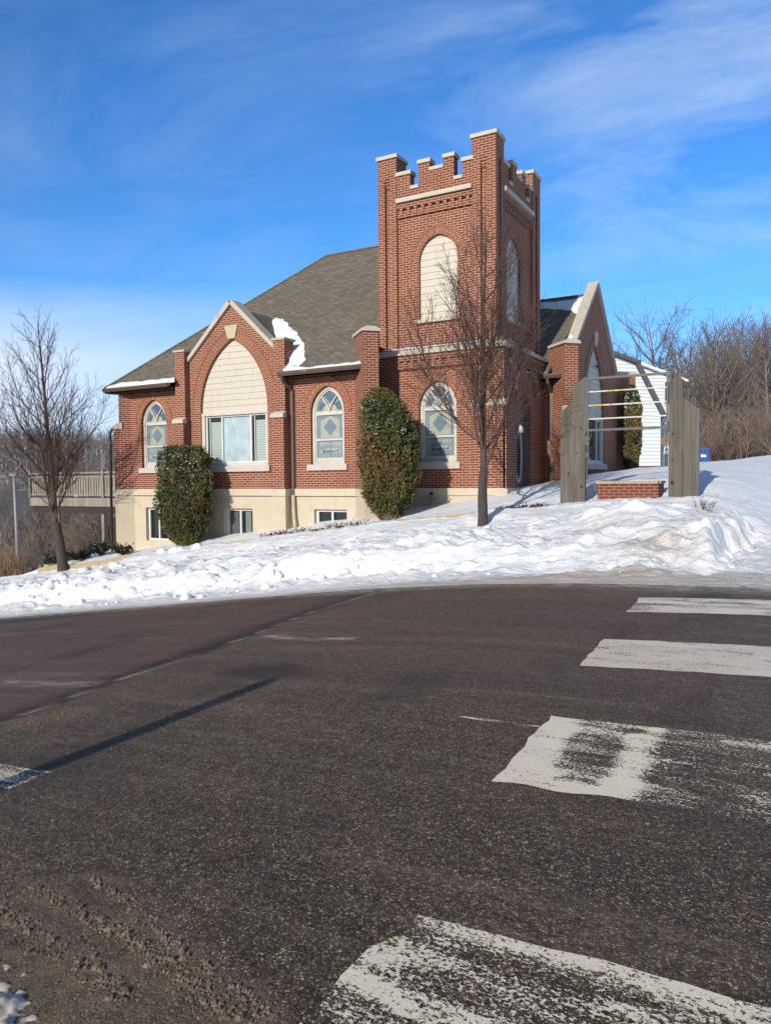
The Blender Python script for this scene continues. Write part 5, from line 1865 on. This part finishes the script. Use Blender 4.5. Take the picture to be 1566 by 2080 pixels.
for y0 in (YD + .05,):
    rl.box(xl - .02, xl + .02, y0, YD + 3.3, zt - .07, zt); rl.box(xl - .02, xl + .02, y0, YD + 3.3, zf + .1, zt - .2)
put('railing', rl, M_deckw, dk)
for x in (xl + .03, (xl + xr) / 2 + .25, xr - .15):
    b = MB(); b.box(x - .05, x + .05, YD - .07, YD + .03, zf, zt + .09); put('newel', b, M_deckw, dk)
for x in (dkp(115, 1100).x, dkp(206, 1080).x):
    b = MB(); zz = snow_z(x, YD + .2) - .6; b.box(x - .075, x + .075, YD + .08, YD + .23, zz, zb2 - .3); put('post', b, M_deckw, dk)

# light pole further down the street
q = at_depth(38, 1165, 30); zg = snow_z(q.x, q.y)
po = empty('light_pole', (q.x, q.y, zg), 'grey metal street light pole beyond the leaning tree', 'pole')
b = MB(); b.tube([(q.x, q.y, zg - .3), (q.x - .05, q.y, zg + 2.2), (q.x - .12, q.y, at_depth(28, 965, 30).z)], [.075, .065, .05], 8); put('shaft', b, M_galv, po, None, True)
zt_ = at_depth(28, 965, 30).z
b = MB(); b.box(q.x - .35, q.x + .1, q.y - .05, q.y + .05, zt_ - .02, zt_ + .06); put('arm', b, M_galv, po)


# ------------------------------------------------------------------ neighbouring houses
def siding_wall(mb, F, poly, pitch, mi=0):
    xs = [p[0] for p in poly]; zs = [p[1] for p in poly]
    clip_boards(mb, F, poly, min(zs), max(zs), pitch, 0, .03, .006, mi)


wh = at_depth(1341, 946, 42)
wd = (RT * math.cos(R(8)) + Vector((FW.x, FW.y, 0)).normalized() * math.sin(R(8))); wd.z = 0; wd.normalize()
inn = Vector((-wd.y, wd.x, 0))
house = empty('white_house', (wh.x, wh.y, wh.z), 'white lap sided house with a steep gambrel roof behind the church', 'house')
Fh = frame_of((wh.x, wh.y, 0), wd)


def hp_(px, py, d=0):
    o = Vector((wh.x, wh.y, 0)) + inn * d
    p = on_plane(px, py, o, inn); return ((p - Vector((wh.x, wh.y, 0))).dot(wd), p.z)


z0h = wh.z
A = hp_(1341, 843); B = hp_(1288, 738); C = hp_(1236, 718)
ridge = (C[0] - 1.2, C[1] + .35)
polyw = [(-9, z0h), (0, z0h), (0, A[1]), (B[0], B[1]), ridge, (-9, ridge[1] - 1.5)]
mbw = MB(); siding_wall(mbw, Fh, polyw, .20); mbw.face([Fh(u, z, .05) for u, z in polyw])
sp = [Fh(0, z0h, .0), Fh(0, z0h, 8), Fh(0, A[1], 8), Fh(0, A[1], 0)]
mbw.face(sp)
put('wall', mbw, M_white, house)
b = MB(); b.obox(Fh(-4.4, z0h - .35, .1), wd, inn, (0, 0, 1), 4.45, .08, .4); put('footing', b, plain('old_brick', (.16, .09, .06), .9), house)
b = MB()
for (u0, za), (u1, zb3) in ((A, B), (B, ridge)):
    d2 = Vector((u1 - u0, zb3 - za)).normalized(); nn = Vector((d2.y, -d2.x)); nn = nn if nn.x > 0 or nn.y > 0 else -nn
    q = [(u0 - d2.x * .25, za - d2.y * .25), (u1, zb3), (u1 + nn.x * .2, zb3 + nn.y * .2), (u0 - d2.x * .25 + nn.x * .2, za - d2.y * .25 + nn.y * .2)]
    b.prism([Fh(u, z, -.3) for u, z in q], inn * 8.5)
put('roof', b, plain('grey_roof', (.085, .085, .095), .8), house)
# rear wing set back
D2 = 4.0
E0 = hp_(1296, 742, D2); E1 = hp_(1362, 770, D2); zlow = hp_(1350, 930, D2)[1]
wg = MB()
pw = [(E0[0] - 2, z0h), (E1[0] + .6, z0h), (E1[0] + .6, E1[1] - .1), (E0[0], E0[1] - .08), (E0[0] - 2, E0[1] + .3)]
F2h = frame_of(Vector((wh.x, wh.y, 0)) + inn * D2, wd)
siding_wall(wg, F2h, pw, .20); wg.face([F2h(u, z, .05) for u, z in pw]); put('rear_wall', wg, M_white, house)
b = MB(); b.prism([F2h(E0[0] - 2, E0[1] + .45, -.3), F2h(E0[0], E0[1] + .02, -.3), F2h(E1[0] + 1.0, E1[1] - .2, -.3), F2h(E1[0] + 1.0, E1[1] - .05, -.3), F2h(E0[0], E0[1] + .2, -.3), F2h(E0[0] - 2, E0[1] + .65, -.3)], inn * 5); put('rear_roof', b, M_snowp, house)
b = MB(); u0, z1 = hp_(1350, 776, D2); u1, z2 = hp_(1357, 820, D2); b.face([F2h(u0, z2, -.05), F2h(u0 + .6, z2, -.05), F2h(u0 + .6, z1, -.05), F2h(u0, z1, -.05)]); wnd = put('window', b, M_pane, house)
b = MB(); outline_frame(b, F2h, rect(u0 - .08, u0 + .68, z2 - .08, z1 + .08), .08, -.07, .03); put('frame', b, M_framew, wnd)
pch = MB()
pu0 = hp_(1345, 900, 1.0)[0]
F3h = frame_of(Vector((wh.x, wh.y, 0)) + inn * 1.0, wd)
for k in range(4):
    pch.obox(F3h(pu0 + .1 + k * .33, z0h + 1.3, 0), wd, inn, (0, 0, 1), .045, .045, 1.3)
pch.obox(F3h(pu0 + .6, z0h + 2.65, 0), wd, inn, (0, 0, 1), .75, .3, .14)
put('porch', pch, M_framew, house)

wm = at_depth(1354, 958, 37); wm.z = snow_z(wm.x, wm.y)
gw = empty('garden_windmill', wm, 'white lattice garden windmill with a rusty wheel near the porch', 'garden ornament')
zt3 = at_depth(1354, 900, 37).z
b = MB()
for sx_ in (-1, 1):
    for sy_ in (-1, 1):
        b.bar(wm + Vector((.25 * sx_, .25 * sy_, -.1)), Vector((wm.x + .05 * sx_, wm.y + .05 * sy_, zt3)), .035, .035)
    for k in range(4):
        t0, t1_ = k / 4, (k + 1) / 4; w0, w1 = .25 - .2 * t0, .25 - .2 * t1_; zz0, zz1 = wm.z + (zt3 - wm.z) * t0, wm.z + (zt3 - wm.z) * t1_
        b.bar((wm.x - w0 * sx_, wm.y - w0, zz0), (wm.x + w1 * sx_, wm.y - w1, zz1), .02, .02)
put('lattice_tower', b, M_framew, gw)
b = MB(); hub = Vector((wm.x, wm.y - .12, zt3 + .12))
for k in range(12):
    an = k * math.pi / 6; d = RT * math.cos(an) + Vector((0, 0, 1)) * math.sin(an); s = RT * -math.sin(an) + Vector((0, 0, 1)) * math.cos(an)
    b.face([hub + d * .06 - s * .015, hub + d * .06 + s * .015, hub + d * .27 + s * .06 + Vector((0, -.02, 0)), hub + d * .27 - s * .06])
put('wheel', b, plain('rusty_tin', (.22, .14, .09), .7), gw)

# blue bin
bn = at_depth(1430, 938, 40); bn.z = snow_z(bn.x, bn.y)
binr = empty('wheelie_bin', bn, 'blue plastic rubbish bin standing in snow behind the right post', 'bin')
b = MB(); hb = max(.75, at_depth(1430, 913, 40).z - bn.z + .1)
tp = [bn + Vector((.30 * x, .3 * y, hb - .12)) for x, y in ((-1, -1), (1, -1), (1, 1), (-1, 1))]; bt = [bn + Vector((.24 * x, .24 * y, -.1)) for x, y in ((-1, -1), (1, -1), (1, 1), (-1, 1))]
for k in range(4): b.face([bt[k], bt[(k + 1) % 4], tp[(k + 1) % 4], tp[k]])
b.face(bt[::-1]); put('body', b, M_blue, binr)
b = MB(); b.obox(bn + Vector((0, 0, hb - .09)), (1, 0, 0), (0, 1, 0), (0, 0, 1), .33, .34, .03); b.obox(bn + Vector((0, .3, hb - .05)), (1, 0, 0), (0, 1, 0), (0, 0, 1), .26, .04, .03); put('lid', b, M_blue, binr)
b = MB()
for s in (-1, 1): b.tube([bn + Vector((.24 * s, .22, .04)), bn + Vector((.29 * s, .22, .04))], .09, 10)
put('wheel', b, M_black, binr)
b = MB(); b.face([bn + Vector((x, -.31, z)) for x, z in ((-.12, hb * .45), (.14, hb * .45), (.14, hb * .58), (-.12, hb * .62))]); put('lid_label', b, M_pale, binr)


def small_house(name, c, w_, d_, h, rh, rot, wallm, roofm, label, wins=3):
    c = Vector(c); u = Vector((math.cos(rot), math.sin(rot), 0)); v = Vector((-u.y, u.x, 0))
    r = empty(name, c, label, 'house')
    b = MB(); e = c - u * w_ / 2
    b.prism([e - v * d_ / 2 - Vector((0, 0, 2)), e + v * d_ / 2 - Vector((0, 0, 2)), e + v * d_ / 2 + Vector((0, 0, h)), e + Vector((0, 0, h + rh)), e - v * d_ / 2 + Vector((0, 0, h))], u * w_)
    put('wall', b, wallm, r)
    b = MB()
    for s in (-1, 1):
        q = [c - u * (w_ / 2 + .4) + v * s * (d_ / 2 + .4) + Vector((0, 0, h - .25)), c + u * (w_ / 2 + .4) + v * s * (d_ / 2 + .4) + Vector((0, 0, h - .25)), c + u * (w_ / 2 + .4) + Vector((0, 0, h + rh + .03)), c - u * (w_ / 2 + .4) + Vector((0, 0, h + rh + .03))]
        roof_slab(b, q, .15)
    put('roof', b, roofm, r)
    for k in range(wins):
        uu = -w_ / 2 + w_ * (k + .5) / wins
        b = MB(); o = c + u * uu - v * (d_ / 2 + .03); b.obox(o + Vector((0, 0, h * .55)), u, v, (0, 0, 1), .55, .04, .75); f_ = put('window', b, M_framew, r)
        b = MB(); o = o - v * .05; b.obox(o + Vector((0, 0, h * .55)), u, v, (0, 0, 1), .45, .02, .65); put('pane', b, M_pane, f_)
    return r


def hpos(px, py, d):
    return at_depth(px, py, d)


M_greyroof = plain('slate_roof', (.07, .07, .08), .8)
small_house('house', hpos(52, 1140, 62), 6.5, 6, 3.4, 2.4, YAW + .25, plain('grey_clapboard', (.10, .115, .135), .8), M_greyroof, 'grey house with a dark gable roof down in the valley', 2)
small_house('house', hpos(95, 1118, 66), 4, 5, 3.6, 1.2, YAW + .1, plain('yellow_clapboard', (.50, .46, .20), .8), M_greyroof, 'pale yellow house behind the leaning tree trunk', 2)
small_house('house', hpos(182, 1098, 82), 6, 6, 2.4, 2.6, YAW - .3, plain('pale_clapboard', (.33, .33, .34), .8), M_snowp, 'low house with a snow covered roof under the deck', 2)
small_house('house', hpos(238, 1120, 70), 5, 6, 3.8, 2.2, YAW + .1, plain('sage_clapboard', (.19, .21, .17), .8), M_snowp, 'sage green house with snowy roof beside the church corner', 3)


# ------------------------------------------------------------------ background trees
FAR = dict(seg=[.7, .5, .4, .35], wig=[.05, .09, .11, .12], lift=[.02, .05, .05, .04], sides=[6, 4, 3, 3], levels=3, low=False, kids=[24, 3.2, 3.8], start=[.03, .14, .12],
           ang=[(22, 52), (22, 48), (22, 52)], ratio=[0, .50, .46], rk=[.016, .010, .009], tip=.0085, minlen=.3, prim=lambda t: 5.4 * (1 - .58 * t))
BIG = dict(FAR); BIG['prim'] = lambda t: 7.0 * (1 - .50 * t); BIG['ang'] = [(30, 70), (25, 50), (25, 55)]; BIG['kids'] = [26, 3.0, 3.6]; BIG['start'] = [.0, .12, .12, .1]; BIG['levels'] = 4; BIG['kids'] = [26, 2.4, 3.0, 3.0]; BIG['ratio'] = [0, .5, .48, .45]; BIG['ang'] = [(20, 66), (25, 50), (25, 55), (25, 50)]; BIG['rk'] = [.020, .012, .010, .009]; BIG['tip'] = .010
SHR = dict(seg=[.35, .28, .25, .25], wig=[.08, .12, .14, .14], lift=[.02, .03, .03, .03], sides=[4, 3, 3, 3], levels=2, kids=[13, 4.6, 2], start=[.08, .12, .15],
           ang=[(20, 60), (25, 60), (25, 55)], ratio=[0, .55, .46], rk=[.008, .007, .008], tip=.0055, minlen=.15, prim=lambda t: 1.9 * (1 - .4 * t))


def proto_tree(name, P, h, fork, rad, seed, mats, label, cat, group):
    base = Vector((0, 0, 0))
    return bare_tree(name, base, fork, h, rad, (random.Random(seed).uniform(-.3, .3), 0), seed, P, label, cat, group, mats)


def place(proto, pos, rz, s, label, group, used=[]):
    if proto.name not in used:
        used.append(proto.name); o = proto
    else:
        o = copy_tree(proto)
    o.location = pos; o.rotation_euler = (0, 0, rz); o.scale = (s, s, s)
    o['label'] = label; o['group'] = group
    return o


pm = (M_bark2, M_twigf)
PT = [proto_tree('bare_tree', FAR, 11.0, 1.8, .20, 101, pm, 'x', 'tree', 'g'), proto_tree('bare_tree', FAR, 10.0, 1.2, .18, 102, pm, 'x', 'tree', 'g'),
      proto_tree('bare_tree', BIG, 12.0, 2.2, .30, 103, pm, 'x', 'tree', 'g')]
rnd = random.Random(77)
# the big tree whose crown stands over the white house
pos = at_depth(1318, 960, 60); pos.z = snow_z(pos.x, pos.y)
o = place(PT[2], pos, 1.0, .97, 'broad leafless tree rising behind the white gambrel house', 'none'); del o['group']
for px, dpt, s, k, lab in ((1268, 68, .98, 1, 'leafless tree behind the white house, left of the broad one'),):
    pos = at_depth(px, 955, dpt); pos.z = snow_z(pos.x, pos.y); o = place(PT[k], pos, .4, s, lab, 'none'); del o['group']
for i in range(19):
    px = 1390 + i * 11 + rnd.uniform(-7, 7); dpt = 46 + rnd.uniform(0, 24)
    pos = at_depth(px, 930, dpt); pos.z = snow_z(pos.x, pos.y) - .1
    s = rnd.uniform(.74, .98) * (dpt / 56)
    place(PT[rnd.choice((0, 1, 0, 1, 2))], pos, rnd.uniform(0, 6), s, 'leafless tree in the thicket on the snowy rise at right', 'trees of the thicket on the right')
# left valley
for i in range(11):
    px = rnd.uniform(-25, 232); dpt = rnd.uniform(36, 58)
    if 25 < px < 48: px += 30
    pos = at_depth(px, 1100, dpt); pos.z = snow_z(pos.x, pos.y) - .2
    place(PT[rnd.choice((0, 1))], pos, rnd.uniform(0, 6), rnd.uniform(.42, .62) * dpt / 48, 'leafless tree in the valley left of the church', 'bare trees in the left valley')


# dense undergrowth that reads as one mass
def brush(name, spots, P, seed, m, hmin, hmax, rad=.03):
    rnd = random.Random(seed); b = MB()
    for p in spots:
        h = rnd.uniform(hmin, hmax)
        for s in range(rnd.randint(2, 4)):
            d = Vector((rnd.gauss(0, .35), rnd.gauss(0, .35), 1)).normalized()
            PP = dict(P); PP['prim'] = lambda t, h=h: h * .5 * (1 - .45 * t)
            grow(b, p + Vector((rnd.gauss(0, .3), rnd.gauss(0, .3), -.1)), d, h, rad * rnd.uniform(.6, 1.1), 0, rnd, PP)
    o = put(name, b, m); o['kind'] = 'stuff'; return o


sp = []
for i in range(105):
    px = rnd.uniform(1375, 1590); dpt = rnd.uniform(43, 62); p = at_depth(px, 930, dpt); p.z = snow_z(p.x, p.y); sp.append(p)
brush('thicket_brush', sp, SHR, 5, M_brush, 1.4, 4.2, .03)
sp = []
for i in range(46):
    px = rnd.uniform(-30, 232); dpt = rnd.uniform(32, 55); p = at_depth(px, 1100, dpt); p.z = snow_z(p.x, p.y); sp.append(p)
brush('valley_brush', sp, SHR, 6, M_brush, 1.4, 3.6, .03)
# tall tawny grass on the far left
b = MB()
for i in range(700):
    px = rnd.uniform(-20, 48); dpt = rnd.uniform(28, 34); p = at_depth(px, 1150, dpt); p.z = snow_z(p.x, p.y); h = rnd.uniform(.7, 1.7)
    b.tube([p, p + Vector((rnd.gauss(0, .1), rnd.gauss(0, .1), h * .6)), p + Vector((rnd.gauss(0, .3), rnd.gauss(0, .3), h))], [.012, .009, .004], 3, cap=False)
o = put('tall_grass', b, M_deadgrass); o['kind'] = 'stuff'

# wooded hillside across the valley, one mass
HIL = dict(seg=[2.2, 1.6, 1.2], wig=[.05, .09, .1], lift=[.03, .05, .04], sides=[4, 3, 3], levels=2, kids=[13, .55, .3], start=[.12, .15, .15], ang=[(25, 55), (25, 55), (25, 50)],
           ratio=[0, .55, .5], rk=[.020, .016, .015], tip=.035, minlen=.6, prim=lambda t: 4.4 * (1 - .5 * t))
b = MB(); rr_ = random.Random(9)
for i in range(680):
    px = rr_.uniform(-120, 330); dpt = rr_.uniform(150, 330); p = at_depth(px, 1000, dpt); p.z = snow_z(p.x, p.y)
    grow(b, p, Vector((rr_.gauss(0, .06), rr_.gauss(0, .06), 1)).normalized(), rr_.uniform(7, 11.5), .18, 0, rr_, HIL)
o = put('wooded_hillside', b, M_bark2); o['kind'] = 'stuff'

# ------------------------------------------------------------------ things out of frame that cast shadows into it
def pole_at(name, x, y, h, r, label, plate=None, cat='pole'):
    z = road_z(x, y) if y < 11 else snow_z(x, y)
    e = empty(name, (x, y, z), label, cat)
    b = MB(); b.tube([(x, y, z - .2), (x, y, z + h)], [r, r * .8], 10); put('shaft', b, M_galv, e, None, True)
    if plate:
        b = MB(); b.box(x - plate / 2, x + plate / 2, y - .01, y + .01, z + h - 1.2, z + h - .02); put('plate', b, M_galv, e)
    return e


s_end = gr(600, 1362); s_on = gr(0, 1627)
dirx = (s_end[0] - s_on[0]) / (s_end[1] - s_on[1])
hgt = 3.0; run = hgt / math.tan(SUN_EL)
pole_at('sign_post', s_end[0] - .035 * run + .02, s_end[1] - run, hgt, .028, 'thin steel sign post on the near pavement', .15, 'sign post')

# ------------------------------------------------------------------ loose bits on the road and the bank
mb = MB(); rr_ = random.Random(4)
def clod(b, p, r, flat=.5):
    n1 = 6; rows = []
    k = [rr_.uniform(.6, 1.25) for _ in range(n1)]
    bot = [p + Vector((r * k[i] * math.cos(i * 1.047), r * k[i] * math.sin(i * 1.047), -.003)) for i in range(n1)]
    top = [p + Vector((r * .55 * k[i] * math.cos(i * 1.047 + .2), r * .55 * k[i] * math.sin(i * 1.047 + .2), r * flat * rr_.uniform(.7, 1.3))) for i in range(n1)]
    for i in range(n1):
        j = (i + 1) % n1; b.face([bot[i], bot[j], top[j], top[i]])
    b.face(top)
for ln, cnt, sp_ in ((MUD1, 520, .022), (MUD2, 320, .018), (MUD3, 260, .03)):
    for i in range(cnt):
        t = rr_.random() * (len(ln) - 1); k = int(t); a, c = ln[k], ln[min(k + 1, len(ln) - 1)]; f = t - k
        x = a[0] + (c[0] - a[0]) * f + rr_.gauss(0, sp_); y = a[1] + (c[1] - a[1]) * f + rr_.gauss(0, sp_)
        clod(mb, Vector((x, y, road_z(x, y))), rr_.uniform(.003, .010) * (2.0 if rr_.random() < .10 else 1), .55)
for i in range(120):
    a = rr_.choice(GRAV); x, y = a[0] + rr_.gauss(0, .14), a[1] + rr_.gauss(0, .10)
    clod(mb, Vector((x, y, road_z(x, y))), rr_.uniform(.004, .011))
o = put('mud_clods', mb, M_mud); o['kind'] = 'stuff'
# slush patch in the near left corner: a thin uneven crust
mb = MB(); nx_, ny_ = 130, 90
def slz(x, y):
    d = math.hypot((x - CORN[0] + .16) / .34, (y - CORN[1] + .12) / .20)
    return road_z(x, y) + .035 * (1 - d) + .034 * noise.noise(Vector((x * 9, y * 9, 2))) + .022 * noise.noise(Vector((x * 24, y * 24, 5))) + .012 * noise.noise(Vector((x * 55, y * 55, 5)))
for j in range(ny_):
    for i in range(nx_):
        x = CORN[0] - .65 + 1.2 * i / nx_; y = CORN[1] - .5 + .85 * j / ny_
        mb.v.append(Vector((x, y, slz(x, y))))
for j in range(ny_ - 1):
    for i in range(nx_ - 1):
        a = j * nx_ + i; mb.f.append((a, a + 1, a + nx_ + 1, a + nx_)); mb.m.append(0); mb.uv.append(None)
o = put('slush_patch', mb, plain('dirty_slush', (.40, .355, .30), .6, .55, 7, bump=.4), None, None, True); o['kind'] = 'stuff'
# broken snow chunks along the bank: rounded, irregular lumps
mb = MB()
def lump(b, p, r):
    base = len(b.v); nu, nv = 10, 6; sd = rr_.random() * 50; sq = (rr_.uniform(.8, 1.3), rr_.uniform(.7, 1.1), rr_.uniform(.6, .95))
    for j in range(nv + 1):
        th = math.pi * j / nv
        for i in range(nu):
            ph = 2 * math.pi * i / nu
            d = Vector((math.sin(th) * math.cos(ph), math.sin(th) * math.sin(ph), math.cos(th)))
            k = r * (1 + .35 * noise.noise(d * 1.6 + Vector((sd, 0, 0))) + .22 * noise.noise(d * 3.7 + Vector((0, sd, 0))))
            b.v.append(p + Vector((d.x * sq[0], d.y * sq[1], d.z * sq[2])) * k)
    for j in range(nv):
        for i in range(nu):
            a = base + j * nu + i; c = base + j * nu + (i + 1) % nu
            b.f.append((a, a + nu, c + nu, c)); b.m.append(0); b.uv.append(None)
for i in range(190):
    x = -1.3 - 22.5 * rr_.random() ** .8; y = rr_.choice((rr_.gauss(11.4, .25), rr_.gauss(12.4, .45), rr_.gauss(14.2, .8)))
    if not 10.9 < y < 15.9: continue
    r = rr_.uniform(.012, .045) if rr_.random() < .88 else rr_.uniform(.06, .13)
    if x > -8: r *= .6
    lump(mb, Vector((x, y, snow_z(x, y) + r * .15)), r)
for px, py, r in ((430, 1178, .24), (560, 1168, .17), (205, 1165, .26), (172, 1160, .18), (240, 1150, .22), (120, 1185, .2), (640, 1172, .15), (470, 1185, .15), (330, 1120, .16), (365, 1118, .20), (405, 1112, .18), (350, 1165, .12), (720, 1160, .14), (215, 1198, .14), (150, 1195, .15)):
    p = ground_hit(px, py, snow_z)
    for k in range(4):
        q = p + Vector((rr_.gauss(0, r * .55), rr_.gauss(0, r * .3), -r * .1)); lump(mb, q, r * rr_.uniform(.45, .9))
o = put('snow_chunks', mb, M_snowp, None, None, True); o['kind'] = 'stuff'
